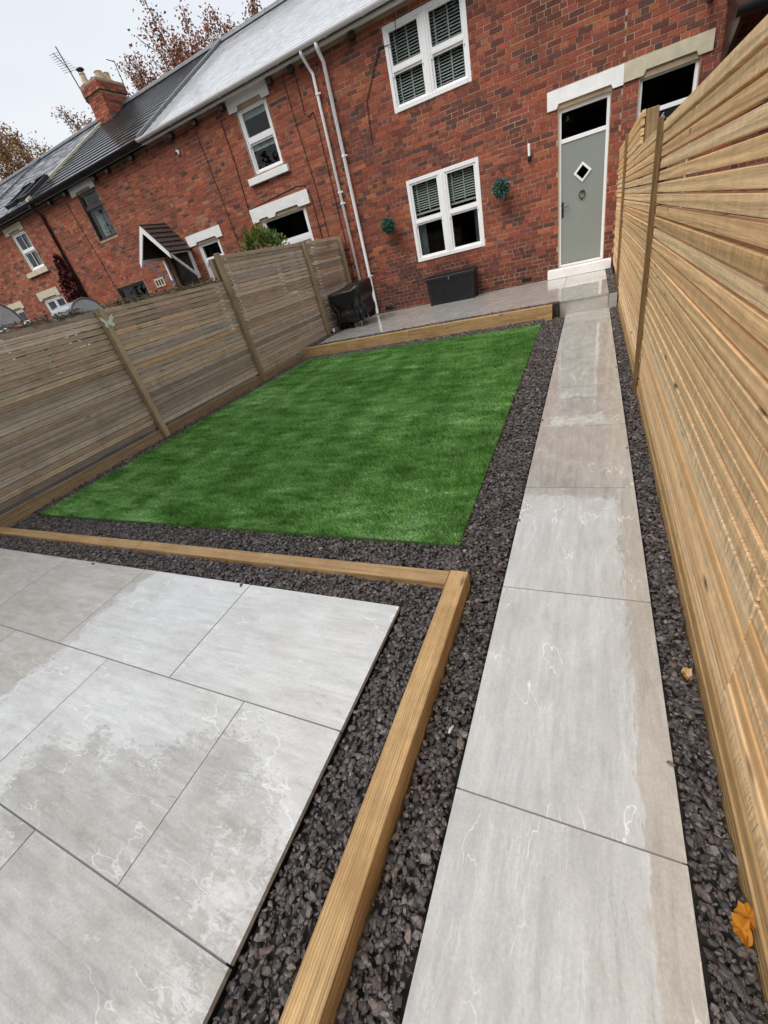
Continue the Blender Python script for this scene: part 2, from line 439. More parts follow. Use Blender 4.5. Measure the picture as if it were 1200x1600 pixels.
# path
PX0, PX1 = -.331, .271
b = MB(); b.box(PX0 + .012, PX1 - .012, -1.5, 7.55, -.0545, -.0042)
path = tag(b.build('garden_path', 'grout'), 'straight path of large pale grey wet porcelain slabs up to the grey door', 'path', kind='structure')
ys = [.534 + .905 * k for k in range(-2, 9)]; ys[-1] = 7.548; ys[-2] = min(ys[-2], 7.0)
for a, c in zip(ys[:-1], ys[1:]): lay(path, PX0, PX1, a, c, 0, 'y', 'path_slab')
# lower patio
b = MB(); b.box(-5.05, -.755, -2.44, 1.135, -.0545, ZP - .0042)
pat = tag(b.build('lower_patio', 'grout'), 'raised patio of big wet pale grey slabs inside the timber edging', 'patio', kind='structure')
b = MB(); b.box(-.7545, -.744, -2.44, 1.1445, -.054, ZP - .012); b.box(-5.05, -.7545, 1.136, 1.1445, -.054, ZP - .012)
b.build('edge_membrane', 'membrane', pat)
for k in range(6):
    y1 = 1.152 - .598 * k; y0 = y1 - .598
    xs = [-.738]
    if k % 2: xs.append(-.738 - .4525)
    while xs[-1] > -4.9: xs.append(xs[-1] - .905)
    xs = [max(x, -5.06) for x in xs]
    for a, c in zip(xs[:-1], xs[1:]):
        if a - c > .05: lay(pat, c, a, y0, y1, ZP, 'x')
# upper patio with step
b = MB(); b.box(-4.985, -.425, 7.615, 10.285, -.0545, ZU - .0042); b.box(-.4245, .25, 7.575, 10.285, -.0545, ZU - .0042)
up = tag(b.build('upper_patio', 'grout'), 'raised paved terrace along the foot of the brick house', 'patio', kind='structure')
k = 0; y = 10.285
while y > 7.65:
    y0 = max(y - .598, 7.60); xs = [-.425]
    if k % 2: xs.append(-.425 - .4525)
    while xs[-1] > -4.95: xs.append(xs[-1] - .905)
    xs = [max(x, -5.0) for x in xs]
    if y - y0 > .1:
        for a, c in zip(xs[:-1], xs[1:]):
            if a - c > .05: lay(up, c, a, y0, y, ZU, 'x', 'path_slab')
    y = y0; k += 1
for a, c in ((7.54, 8.44), (8.44, 9.34), (9.34, 10.285)): lay(up, -.424, .258, a, c, ZU, 'y', 'path_slab')
b = MB(); b.box(-.418, .253, 7.553, 7.5745, -.05, ZU - .0215, .001)
b.build('step_riser', 'path_slab', up)
b = MB(); b.box(.2545, .368, 7.57, 7.59, -.05, ZU - .02, .001); b.build('step_riser', 'path_slab', up)

# ------------------------------------------------------------------ terrace of brick houses
BR_H, BR_L, JT = .065, .215, .010
PALETTE = {
 'main': [((.285, .072, .043), 30), ((.335, .085, .046), 20), ((.20, .058, .042), 20), ((.15, .054, .044), 9), ((.40, .12, .055), 5), ((.10, .05, .044), 3), ((.30, .12, .085), 4)],
 'side': [((.36, .095, .050), 38), ((.31, .080, .045), 26), ((.42, .125, .060), 14), ((.23, .068, .045), 10), ((.13, .055, .045), 6), ((.36, .16, .10), 6)]}
def pick_col(kind):
    p = PALETTE[kind]; r = random.uniform(0, sum(q[1] for q in p))
    for c, w_ in p:
        r -= w_
        if r <= 0: break
    j = random.uniform(.80, 1.18) * .95; g = sum(c) / 3; return tuple(min(1, (x * .97 + g * .03) * j * random.uniform(.95, 1.05)) for x in c)
def subtract(rects, bl):
    out_ = []
    for (x0, x1, z0, z1) in rects:
        bx0, bx1, bz0, bz1 = bl
        if bx1 <= x0 or bx0 >= x1 or bz1 <= z0 or bz0 >= z1: out_.append((x0, x1, z0, z1)); continue
        if bx0 > x0: out_.append((x0, bx0, z0, z1))
        if bx1 < x1: out_.append((bx1, x1, z0, z1))
        a, c = max(x0, bx0), min(x1, bx1)
        if bz0 > z0: out_.append((a, c, z0, bz0))
        if bz1 < z1: out_.append((a, c, bz1, z1))
    return [r for r in out_ if r[1] - r[0] > .018 and r[3] - r[2] > .012]
def occluded(p):
    d = p - CAMP
    for X, top in ((-5.32, None), (.385, 1.8)):
        if d[0] != 0:
            t = (X - CAMP[0]) / d[0]
            if 0 < t < 1:
                q = CAMP + d * t
                tp = top if top else (1.64 if q[1] < 5.98 else 1.99)
                if q[2] < tp and q[1] < 10.25: return True
    return False
SINGLE = {}
def brick_wall(house, x0, x1, z0, z1, openings, blockers, pal, nsingle, header_every=6, band=None):
    """mortar wall with real openings, every brick a solid in front of it"""
    yf = YW + .0042; yb = YW + .24
    xs = sorted({x0, x1, *[o[0] for o in openings], *[o[1] for o in openings]})
    zs = sorted({z0, z1, *[o[2] for o in openings], *[o[3] for o in openings]})
    xs = [x for x in xs if x0 <= x <= x1]; zs = [z for z in zs if z0 <= z <= z1]
    def solid(i, j):
        if i < 0 or j < 0 or i >= len(xs) - 1 or j >= len(zs) - 1: return None
        cx, cz = (xs[i] + xs[i + 1]) / 2, (zs[j] + zs[j + 1]) / 2
        return not any(o[0] < cx < o[1] and o[2] < cz < o[3] for o in openings)
    m = MB()
    for i in range(len(xs) - 1):
        for j in range(len(zs) - 1):
            a, c, e, g = xs[i], xs[i + 1], zs[j], zs[j + 1]
            if solid(i, j):
                m.add([(a, yf, e), (c, yf, e), (c, yf, g), (a, yf, g)], [(0, 1, 2, 3)])
                m.add([(a, yb, e), (c, yb, e), (c, yb, g), (a, yb, g)], [(3, 2, 1, 0)])
            else:
                if solid(i - 1, j): m.add([(a, yf, e), (a, yb, e), (a, yb, g), (a, yf, g)], [(0, 1, 2, 3)])
                if solid(i + 1, j): m.add([(c, yf, e), (c, yb, e), (c, yb, g), (c, yf, g)], [(3, 2, 1, 0)])
                if solid(i, j - 1): m.add([(a, yf, e), (c, yf, e), (c, yb, e), (a, yb, e)], [(0, 1, 2, 3)])
                if solid(i, j + 1): m.add([(a, yf, g), (c, yf, g), (c, yb, g), (a, yb, g)], [(3, 2, 1, 0)])
    wall = m.build('wall', 'mortar', house)
    bricks = []
    rows = int((z1 - z0) / (BR_H + JT))
    for r in range(rows):
        zb = z0 + .004 + r * (BR_H + JT); zt = zb + BR_H
        hd = (r % header_every == header_every - 1)
        ln = .1025 if hd else BR_L
        off = (.05 if hd else (0 if r % 2 else .1125)) + random.uniform(-.012, .012)
        x = x0 - off
        while x < x1:
            l2 = ln * random.uniform(.97, 1.02)
            a, c = max(x + JT / 2, x0 + .001), min(x + l2 + JT / 2, x1 - .001)
            if c - a > .03:
                rs = [(a, c, zb + random.uniform(-.002, .002), zt + random.uniform(-.002, .002))]
                for bl in list(openings) + list(blockers): rs = subtract(rs, bl)
                col = pick_col(pal)
                for q in rs: bricks.append((*q, col, len(rs) == 1 and abs((q[1] - q[0]) - l2) < .004 and not hd and q[3] - q[2] > .06))
            x += l2 + JT
    # choose singles: whole bricks that show largest
    ids = [i for i, q in enumerate(bricks) if q[5]]
    if ids and nsingle:
        cs = np.array([((bricks[i][0] + bricks[i][1]) / 2, YW, (bricks[i][2] + bricks[i][3]) / 2) for i in ids])
        uv, dep = project(cs)
        ok = (uv[:, 0] > 4) & (uv[:, 0] < 764) & (uv[:, 1] > 4) & (uv[:, 1] < 1020) & (dep > 0)
        ok &= np.array([not occluded(c) for c in cs])
        score = np.where(ok, 1 / dep ** 2, 0)
        sel = [ids[i] for i in np.argsort(-score)[:nsingle] if score[i] > 0]
    else: sel = []
    selset = set(sel)
    # shared single-brick meshes
    for i in sel:
        q = bricks[i]; key = (pal, random.randrange(26))
        if key not in SINGLE:
            bm = MB(); bm.box(-BR_L / 2, BR_L / 2, 0, .06, -BR_H / 2, BR_H / 2, .002, col=pick_col(pal)); SINGLE[key] = bm.mesh('brick', 'brick', usecol=True)
        mesh_obj('brick', SINGLE[key], wall, ((q[0] + q[1]) / 2, YW + random.uniform(-.003, .0025), (q[2] + q[3]) / 2))
    rest = [q for i, q in enumerate(bricks) if i not in selset]
    arr = np.array([[q[0], q[1], q[2], q[3]] for q in rest]); col = np.array([q[4] for q in rest])
    n = len(arr); yo = YW + RNG.uniform(-.003, .0025, n); yi = YW + .05
    vv = np.zeros((n, 8, 3)); tl = RNG.uniform(-.0015, .0015, n)
    for k, (ix, iz, fr) in enumerate(((0, 2, 1), (1, 2, 1), (1, 3, 1), (0, 3, 1), (0, 2, 0), (1, 2, 0), (1, 3, 0), (0, 3, 0))):
        vv[:, k, 0] = arr[:, ix]; vv[:, k, 2] = arr[:, iz] + (tl if ix else -tl); vv[:, k, 1] = yo if fr else yi
    quad = np.array([[0, 1, 2, 3], [1, 5, 6, 2], [4, 0, 3, 7], [3, 2, 6, 7], [4, 5, 1, 0]])
    fl = (np.arange(n)[:, None, None] * 8 + quad[None]).ravel()
    me = np_mesh('brickwork', vv.reshape(-1, 3), fl, 4, 'brick', np.repeat(col, 5, 0))
    o = mesh_obj('brickwork', me, wall, (0, 0, 0)); o['kind'] = 'stuff'
    return wall

def lintel(house, x0, x1, zb, zt, xa=None, xb=None, nd=.055, mat='white_stone', y0=None):
    y0 = YW - .022 if y0 is None else y0
    p = [(x0, zt), (x0, zb)]
    if xa is not None: p += [(xa, zb), (xa + .03, zb + nd), (xb - .03, zb + nd), (xb, zb)]
    p += [(x1, zb), (x1, zt)]
    m = MB(); m.prism(p, 1, y0, YW + .10)
    o = m.build('lintel', mat, house)
    return o
def window(house, x0, x1, z0, z1, cols, rails, mat='white_upvc', fw=.055, y=YW - .006, mull=.10, rail_w=.05, blind=None, drop=None, curtain=None, sash=True, cill=True, depth=1.5):
    """frame with mullions and rails; every opening gets its own pane"""
    m = MB(); y1 = y + .075
    m.box(x0, x0 + fw, y, y1, z0, z1, .004); m.box(x1 - fw, x1, y, y1, z0, z1, .004)
    m.box(x0 + fw, x1 - fw, y, y1, z1 - fw, z1, .004)
    m.box(x0 + fw, x1 - fw, y - (.012 if cill else 0), y1, z0, z0 + fw * 1.05, .004)
    cx = [x0 + fw] + [c for c in cols] + [x1 - fw]
    edges = []
    for i in range(len(cx) - 1):
        a = cx[i] + (mull / 2 if i > 0 else 0); c = cx[i + 1] - (mull / 2 if i < len(cx) - 2 else 0); edges.append((a, c))
    for c in cols:
        m.box(c - mull / 2, c + mull / 2, y + .002, y1, z0 + fw * 1.05, z1 - fw, .004)
        m.box(c - mull * .18, c + mull * .18, y - .006, y + .002, z0 + fw * 1.05, z1 - fw, .002)
    rz = [z0 + fw * 1.05] + list(rails) + [z1 - fw]
    cells = []
    for (a, c) in edges:
        for j in range(len(rz) - 1):
            lo = rz[j] + (rail_w / 2 if j > 0 else 0); hi = rz[j + 1] - (rail_w / 2 if j < len(rz) - 2 else 0)
            cells.append((a, c, lo, hi, j))
        for r in rails: m.box(a, c, y + .012, y1, r - rail_w / 2, r + rail_w / 2, .004)
    sw = .038 if sash else .0
    for (a, c, lo, hi, j) in cells:
        if sash:
            yy = y + (.035 if j == 0 and len(rails) else .016)
            m.box(a, a + sw, yy, y1 - .004, lo, hi); m.box(c - sw, c, yy, y1 - .004, lo, hi)
            m.box(a + sw, c - sw, yy, y1 - .004, hi - sw * .8, hi); m.box(a + sw, c - sw, yy, y1 - .004, lo, lo + sw)
            if j == len(rz) - 2 and rails:      # sash horns
                for xx in (a, c - .03): m.box(xx, xx + .03, y + .014, y + .03, lo - rail_w - .05, lo - rail_w)
    fr = m.build('window', mat, house)
    for (a, c, lo, hi, j) in cells:
        g = MB(); g.box(a + sw - .004, c - sw + .004, y + .050, y + .056, lo + sw - .004, hi - sw * .8 + .004)
        g.build('pane', 'glass', fr)
    rm = MB(); d0, d1 = YW + .239, YW + depth; e = .25
    X0, X1, Z0, Z1 = x0 - e, x1 + e, z0 - e, z1 + .1
    vs = [(X0, d0, Z0), (X1, d0, Z0), (X1, d0, Z1), (X0, d0, Z1), (X0, d1, Z0), (X1, d1, Z0), (X1, d1, Z1), (X0, d1, Z1)]
    rm.add(vs, [(4, 7, 6, 5), (0, 4, 5, 1), (3, 2, 6, 7), (0, 3, 7, 4), (1, 5, 6, 2)])
    rm.build('room', 'room', fr)
    if blind:
        zt, zb_, pitch = blind
        for (a, c) in edges:
            bm = MB(); zz = zt
            while zz > zb_:
                yb = y + .115
                bm.add([(a + .004, yb - .012, zz - .013), (c - .004, yb - .012, zz - .013), (c - .004, yb + .016, zz + .011), (a + .004, yb + .016, zz + .011),
                        (a + .004, yb - .012, zz - .0155), (c - .004, yb - .012, zz - .0155), (c - .004, yb + .016, zz + .0085), (a + .004, yb + .016, zz + .0085)],
                       [(0, 1, 2, 3), (7, 6, 5, 4), (0, 4, 5, 1)]); zz -= pitch
            for f in (.18, .56, .92):
                xx = a + (c - a) * f; bm.box(xx - .012, xx + .012, y + .098, y + .100, zb_, zt)
            if drop: bm.box(a + .004, c - .004, y + .105, y + .135, zb_ - .05, zb_ - .015)
            bm.build('blind', 'blind', fr)
    if curtain:
        for (xa, xb, mt, za, zb_) in curtain:
            cm = MB(); nn = 24; vs = []
            for i in range(nn + 1):
                xx = xa + (xb - xa) * i / nn; yy = y + .17 + .025 * math.sin(i * 1.5)
                vs += [(xx, yy, za), (xx, yy, zb_)]
            cm.add(vs, [(2 * i, 2 * i + 2, 2 * i + 3, 2 * i + 1) for i in range(nn)]); cm.build('curtain', mt, fr)
    return fr

RY, RZ, EY, EZ = 14.72, 7.56, 10.10, 5.05
def roof(house, x0, x1, mat, gauge, thick, col, tw=.33, jit=.004):
    """rafter slab both sides of the ridge, each tile of the front slope a solid piece"""
    sl = math.hypot(RY - EY, RZ - EZ); uy, uz = (RY - EY) / sl, (RZ - EZ) / sl; ny, nz_ = -uz, uy
    m = MB()
    m.prism([(EY, EZ - .03), (RY, RZ - .03), (2 * RY - EY, EZ - .03), (2 * RY - EY, EZ - .12), (RY, RZ - .13), (EY, EZ - .12)], 0, x0, x1)
    rf = m.build('roof', 'lead', house)
    n = int(sl / gauge); q = []; cc = []
    for k in range(n + 1):
        s0 = k * gauge - .03; s1 = min(s0 + gauge + .05, sl)
        if s1 - s0 < .05: continue
        x = x0 - (tw / 2 if k % 2 else 0)
        while x < x1:
            a, c = max(x, x0), min(x + tw - .003, x1); x += tw
            if c - a < .02: continue
            t0 = thick + .004 + random.uniform(0, jit); t1 = .004 + random.uniform(0, min(jit, .001))
            tw_ = random.uniform(-jit, jit) * .2
            def pt(xx, s_, h): return (xx, EY + uy * s_ + ny * h, EZ + uz * s_ + nz_ * h - .02)
            q += [pt(a, s0, t0 + tw_), pt(c, s0, t0 - tw_), pt(c, s1, t1), pt(a, s1, t1), pt(a, s0, t0 - min(thick * .22, .006)), pt(c, s0, t0 - min(thick * .22, .006)), pt(a, s1, t1 - .004), pt(c, s1, t1 - .004)]
            j = random.uniform(.93, 1.08); cc.append(tuple(v * j for v in col))
    nq = len(q) // 8
    fl = (np.arange(nq)[:, None, None] * 8 + np.array([[0, 1, 2, 3], [4, 5, 1, 0], [4, 6, 7, 5]])[None]).ravel()
    me = np_mesh('roof_tiles', np.array(q), fl, 4, mat, np.repeat(np.array(cc), 3, 0))
    o = mesh_obj('roof_tiles', me, rf, (0, 0, 0)); o['kind'] = 'stuff'
    # ridge tiles
    x = x0
    while x < x1 - .05:
        r_ = MB(); xe = min(x + .44, x1)
        pr = [(RY + .13 * math.sin(t), RZ - .03 + .10 * math.cos(t)) for t in np.linspace(-1.7, 1.7, 7)]
        r_.prism(pr, 0, x, xe - .008); r_.build('ridge_tile', 'lead', rf); x = xe
    return rf
def gutter(house, x0, x1, mat, rad=.062, zc=5.01, yc=10.055, fascia='white_upvc'):
    m = MB(); n = 10
    outer = [(yc + rad * math.cos(t), zc + rad * math.sin(t)) for t in np.linspace(math.pi, 2 * math.pi, n)]
    inner = [(yc + (rad - .006) * math.cos(t), zc + (rad - .006) * math.sin(t)) for t in np.linspace(2 * math.pi, math.pi, n)]
    m.prism(outer + inner, 0, x0, x1)
    g = m.build('gutter', mat, house)
    x = x0 + .35
    while x < x1:
        c = MB(); o2 = [(yc + (rad + .009) * math.cos(t), zc + (rad + .009) * math.sin(t)) for t in np.linspace(math.pi, 2 * math.pi, n)]
        i2 = [(yc + (rad + .0005) * math.cos(t), zc + (rad + .0005) * math.sin(t)) for t in np.linspace(2 * math.pi, math.pi, n)]
        c.prism(o2 + i2, 0, x, x + .032); c.build('gutter_clip', mat, g); x += .78
    f = MB(); f.box(x0, x1, 10.13, 10.155, 4.90, 5.03); f.box(x0, x1, 10.156, YW + .02, 4.93, 4.95)
    f.build('fascia', fascia, house)
    return g
def corbels(house, xs):
    for x in xs:
        m = MB(); m.box(x, x + .11, YW - .10, YW + .02, 4.80, 4.899, .004); m.build('corbel', 'dark_frame', house)
def shell(house, x0, x1, left=False, right=False):
    m = MB(); yb = 2 * RY - YW
    m.box(x0, x1, yb - .2, yb, 0, 4.95)
    for on, x in ((left, x0), (right, x1 - .2)):
        if on: m.prism([(YW + .241, 0), (yb - .201, 0), (yb - .201, 4.9), (RY, RZ - .15), (YW + .241, 4.9)], 0, x, x + .2)
    m.build('rear_wall', 'mortar', house)
def pipe(house, pts, r, mat, clips=()):
    m = MB(); m.tube(pts, r, 12); o = m.build('downpipe', mat, house, smooth=True)
    for (x, y, z) in clips:
        c = MB(); c.lathe((x, y, z - .018), [(r + .0008, 0), (r + .010, .002), (r + .010, .034), (r + .0008, .036)], 12); c.box(x + r * .6, x + r + .045, y - .008, y + .012, z - .012, z + .012)
        c.build('pipe_clip', mat, o)
    return o
def cable(house, pts, r=.007):
    m = MB(); m.tube(pts, r, 6); m.build('cable', 'cable', house)

ZB = .0  # brick base
# ---- main house
XA, XM, XR = -9.93, -4.90, .385
H1 = root('terraced_house', 'brick terraced house with paired white sash windows and a grey front door', 'house', ((XM + XR) / 2, YW, 0), 'houses of the brick terrace')
op = [(-3.50, -2.04, 1.10, 2.53), (-3.50, -2.04, 3.63, 4.76), (-.59, .205, .37, 2.80)]
bl = [(-3.522, -2.017, 1.078, 2.552), (-3.522, -2.017, 3.606, 4.775), (-.605, .218, .30, 2.84), (-.772, XR, 2.812, 3.062), (-.79, .352, .18, .366)]
brick_wall(H1, XM, XR, ZB, 4.92, op, bl, 'main', 300)
window(H1, -3.522, -2.017, 1.078, 2.552, [-2.77], [1.81], blind=(2.47, 1.98, .041), drop=True, curtain=[(-3.44, -3.27, 'curtain', 1.12, 1.95), (-2.22, -2.10, 'curtain', 1.12, 1.95)], mull=.14, fw=.065, depth=2.2)
window(H1, -3.522, -2.017, 3.606, 4.775, [-2.77], [4.18], blind=(4.70, 3.69, .041), mull=.14, fw=.065)
lintel(H1, -.772, XR - .002, 2.812, 3.062, -.62, .235, .06)
m = MB(); m.box(-.79, .352, YW - .17, YW + .10, ZU + .002, .366, .008); m.build('door_sill', 'white_stone', H1)
# door
def front_door(house, x0, x1, z0, z1, tz, y, dmat, fmat='white_upvc'):
    m = MB(); fw = .058; y1 = y + .07
    m.box(x0, x0 + fw, y, y1, z0, z1, .004); m.box(x1 - fw, x1, y, y1, z0, z1, .004)
    m.box(x0 + fw, x1 - fw, y, y1, z1 - fw, z1, .004); m.box(x0 + fw, x1 - fw, y - .01, y1, z0, z0 + .045, .004)
    m.box(x0 + fw, x1 - fw, y, y1, tz - .03, tz + .03, .004)
    fr = m.build('door_frame', fmat, house)
    g = MB(); g.box(x0 + fw - .003, x1 - fw + .003, y + .035, y + .041, tz + .027, z1 - fw + .003); g.build('fanlight_pane', 'glass', fr)
    rm = MB(); d0, d1 = YW + .239, YW + 2.0; X0, X1, Z0, Z1 = x0 - .2, x1 + .2, z0 - .1, z1 + .1
    vs = [(X0, d0, Z0), (X1, d0, Z0), (X1, d0, Z1), (X0, d0, Z1), (X0, d1, Z0), (X1, d1, Z0), (X1, d1, Z1), (X0, d1, Z1)]
    rm.add(vs, [(4, 7, 6, 5), (0, 4, 5, 1), (3, 2, 6, 7), (0, 3, 7, 4), (1, 5, 6, 2)]); rm.build('room', 'room', fr)
    d = MB(); a, c, e, g_ = x0 + fw + .003, x1 - fw - .003, z0 + .048, tz - .033
    return d, (a, c, e, g_), fr
d, (a, c, e, g_), fr = front_door(H1, -.605, .218, .368, 2.80, 2.355, YW + .045, 'grey_door')
yd = YW + .058
DX, DZ, DH = -.19, 1.838, .118
# leaf as ring of quads round a diamond opening
dm = [(DX - DH, DZ), (DX, DZ - DH), (DX + DH, DZ), (DX, DZ + DH)]
for yy, flip in ((yd, False), (yd + .04, True)):
    vs = [(a, yy, e), (c, yy, e), (c, yy, g_), (a, yy, g_)] + [(p[0], yy, p[1]) for p in dm]
    fs = [(0, 1, 5), (0, 5, 4), (1, 2, 6), (1, 6, 5), (2, 3, 7), (2, 7, 6), (3, 0, 4), (3, 4, 7)]
    d.add(vs, [f[::-1] for f in fs] if flip else fs)
vs = [(p[0], yy, p[1]) for p in dm for yy in (yd, yd + .04)]
d.add(vs, [(2 * i, 2 * i + 1, (2 * i + 3) % 8, (2 * i + 2) % 8) for i in range(4)])
door = d.build('door', 'grey_door', H1)
def ring(cx, cz, r0, r1, y0, y1, n=4, rot=0):
    m = MB(); vs = []
    for r, yy in ((r0, y0), (r1, y0), (r1, y1), (r0, y1)):
        for k in range(n):
            t = rot + 2 * math.pi * k / n; vs.append((cx + r * math.cos(t), yy, cz + r * math.sin(t)))
    m.add(vs, [(j * n + k, j * n + (k + 1) % n, ((j + 1) % 4) * n + (k + 1) % n, ((j + 1) % 4) * n + k) for j in range(4) for k in range(n)])
    return m
ring(DX, DZ, .112, .150, yd - .016, yd - .001).build('diamond_trim', 'white_upvc', door)
ring(DX, DZ, .104, .127, yd - .021, yd - .0165).build('diamond_trim', 'white_upvc', door)
m = MB(); m.prism([(DX - .117, DZ), (DX, DZ - .117), (DX + .117, DZ), (DX, DZ + .117)], 1, yd + .012, yd + .018); m.build('diamond_pane', 'glass', door)
m = MB(); pts = [(DX + .052 * math.sin(t), yd - .022, 1.505 - .052 * math.cos(t) * 1.1) for t in np.linspace(0, 2 * math.pi, 25)]
m.tube(pts, .007, 8, False); m.lathe((DX, yd - .012, 1.535), [(.001, .0), (.024, .004), (.028, .02), (.016, .036), (.001, .04)], 12); m.box(DX - .018, DX + .018, yd - .018, yd - .001, 1.425, 1.45, .004)
m.build('knocker', 'black_metal', door)
m = MB(); m.box(-.538, -.505, yd - .008, yd - .001, 1.21, 1.46, .003); m.tube([(-.521, yd - .008, 1.37), (-.521, yd - .045, 1.37), (-.50, yd - .05, 1.372), (-.41, yd - .05, 1.378)], .0085, 8); m.lathe((-.521, yd - .012, 1.255), [(.001, 0), (.012, .002), (.012, .016), (.001, .02)], 10)
m.build('handle', 'black_metal', door)
m = MB(); m.box(a, c, yd - .014, yd - .001, e, e + .018, .002); m.build('weather_bar', 'chrome', door)
roof(H1, XM + .001, XR, 'roof_tile', .205, .0080, (.74, .75, .78), .33, .0004)
gutter(H1, XM + .001, XR, 'white_upvc'); corbels(H1, [-4.15, -1.55, -.2]); shell(H1, XM + .001, XR)
pipe(H1, [(-4.755, 10.06, 4.955), (-4.755, 10.10, 4.86), (-4.755, YW - .062, 4.72), (-4.755, YW - .062, .26), (-4.755, YW - .09, .206)], .036, 'white_upvc', [(-4.755, YW - .062, 3.3), (-4.755, YW - .062, 1.05)])
cable(H1, [(-3.25, YW - .02, 4.88), (-3.26, YW - .012, 4.5), (-3.9, YW - .012, 4.45), (-4.0, YW - .012, 3.4)][:2] + [(-3.62, YW - .012, 4.55), (-4.05, YW - .012, 3.95), (-4.1, YW - .012, 3.3)])
for x, z in ((-4.55, .245), (-1.32, .245), (-3.0, .245)):
    m = MB(); m.box(x, x + .21, YW - .006, YW + .03, z, z + .075, .003)
    for i in range(5): m.box(x + .02 + i * .037, x + .04 + i * .037, YW - .0075, YW - .0062, z + .012, z + .062)
    m.build('air_brick', 'black_pvc', H1)

# ---- neighbour to the right, number 16
H0 = root('terraced_house', 'brick terraced house with cream stone lintel and a black door numbered 16', 'house', (2.9, YW, 0), 'houses of the brick terrace')
XE = 5.42
op = [(.62, 1.40, .37, 2.80), (2.6, 4.1, 1.10, 2.53), (2.6, 4.1, 3.63, 4.76)]
bl = [(.602, 1.415, .30, 2.84), (XR, 1.545, 2.832, 3.066), (2.58, 4.12, 1.078, 2.552), (2.58, 4.12, 3.606, 4.775), (.42, 1.55, .18, .366)]
brick_wall(H0, XR + .001, XE, ZB, 4.92, op, bl, 'main', 220)
lintel(H0, XR + .001, 1.545, 2.832, 3.066, .66, 1.37, .06, 'cream_stone')
m = MB(); m.box(.42, 1.55, YW - .17, YW + .10, ZU + .002, .366, .008); m.build('door_sill', 'cream_stone', H0)
d, (a, c, e, g_), fr = front_door(H0, .602, 1.415, .368, 2.835, 2.365, YW + .045, 'dark_door')
d.box(a, c, yd, yd + .04, e, g_, .003); door = d.build('door', 'dark_door', H0)
def text(body, size, loc, mat, parent):
    cu = bpy.data.curves.new('house_number', 'FONT'); cu.body = body; cu.size = size; cu.extrude = .001
    tmp = bpy.data.objects.new('tmp_text', cu); COL.objects.link(tmp)
    bpy.context.view_layer.update()
    me = bpy.data.meshes.new_from_object(tmp.evaluated_get(bpy.context.evaluated_depsgraph_get()))
    bpy.data.objects.remove(tmp)
    me.transform(Matrix.Rotation(math.pi / 2, 4, 'X')); me.materials.clear(); me.materials.append(MAT[mat]); me.name = 'house_number'
    return mesh_obj('house_number', me, parent, loc)
text('16', .125, (.895, yd - .003, 2.215), 'inside_white', door)
m = MB(); m.box(1.04, 1.20, yd - .003, yd - .001, 2.212, 2.220); m.build('number_rule', 'inside_white', door)
window(H0, 2.58, 4.12, 1.078, 2.552, [3.35], [1.81], mull=.14, fw=.065)
window(H0, 2.58, 4.12, 3.606, 4.775, [3.35], [4.18], mull=.14, fw=.065)
roof(H0, XR + .001, XE, 'roof_tile', .205, .0080, (.74, .75, .78), .33, .0004); gutter(H0, XR + .001, XE, 'black_pvc', fascia='dark_frame'); shell(H0, XR + .001, XE, right=True)
# small black canopy with gutter over the neighbour's yard wall
cn = MB(); cn.prism([(9.30, 3.03), (YW - .03, 3.40), (YW - .03, 3.34), (9.30, 2.97)], 0, 1.62, 3.4)
cnp = cn.build('canopy', 'black_pvc', H0)
m = MB(); yc, zc, rr = 9.26, 2.985, .065
oo = [(yc + rr * math.cos(t), zc + rr * math.sin(t)) for t in np.linspace(math.pi, 2 * math.pi, 10)]
ii = [(yc + (rr - .006) * math.cos(t), zc + (rr - .006) * math.sin(t)) for t in np.linspace(2 * math.pi, math.pi, 10)]
m.prism(oo + ii, 0, 1.60, 3.42); m.prism(oo, 0, 1.585, 1.60); m.build('canopy_gutter', 'black_pvc', cnp)
for x in (1.66, 3.3):
    m = MB(); m.prism([(YW - .01, 2.5), (YW - .01, 3.30), (9.34, 2.96), (9.40, 2.90)], 0, x, x + .05); m.build('canopy_bracket', 'black_pvc', cnp)
m = MB(); m.lathe((1.42, YW - .10, 3.33), [(.02, 0), (.05, .02), (.055, .14), (.02, .17)], 12); m.box(1.40, 1.44, YW - .06, YW - .004, 3.40, 3.46); m.build('outside_lamp', 'black_metal', H0)

# ---- neighbour A (white gutter, white painted lintels)
XB = -14.95
H2 = root('terraced_house', 'brick terraced house with white painted shouldered lintels and white gutter', 'house', ((XA + XM) / 2, YW, 0), 'houses of the brick terrace')
op = [(-7.10, -6.28, 3.60, 4.70), (-7.36, -6.03, 1.1, 2.74), (-9.62, -8.84, .4, 2.74)]
bl = [(-7.12, -6.27, 3.54, 4.72), (-7.31, -6.16, 3.43, 3.55), (-7.29, -6.15, 4.70, 4.93), (-7.58, -5.86, 2.745, 3.03), (-9.90, -8.65, 2.745, 2.985), (-7.38, -6.02, 1.0, 2.78), (-9.64, -8.82, .3, 2.78)]
brick_wall(H2, XA + .001, XM - .001, ZB, 4.92, op, bl, 'side', 300)
window(H2, -7.12, -6.27, 3.56, 4.74, [], [4.16], y=YW + .03, fw=.07, rail_w=.07, cill=False)
for zt, zb_ in ((4.66, 4.54), (4.12, 4.00)):
    m = MB(); m.box(-7.03, -6.36, YW + .12, YW + .13, zb_, zt); m.build('roller_blind', 'white_blind', H2)
lintel(H2, -7.285, -6.155, 4.70, 4.928, -7.06, -6.36, .075)
m = MB(); m.box(-7.31, -6.165, YW - .07, YW + .09, 3.43, 3.555, .006); m.build('window_sill', 'white_stone', H2)
window(H2, -7.38, -6.02, 1.0, 2.80, [], [2.17], y=YW + .03, fw=.07, rail_w=.10, cill=False)
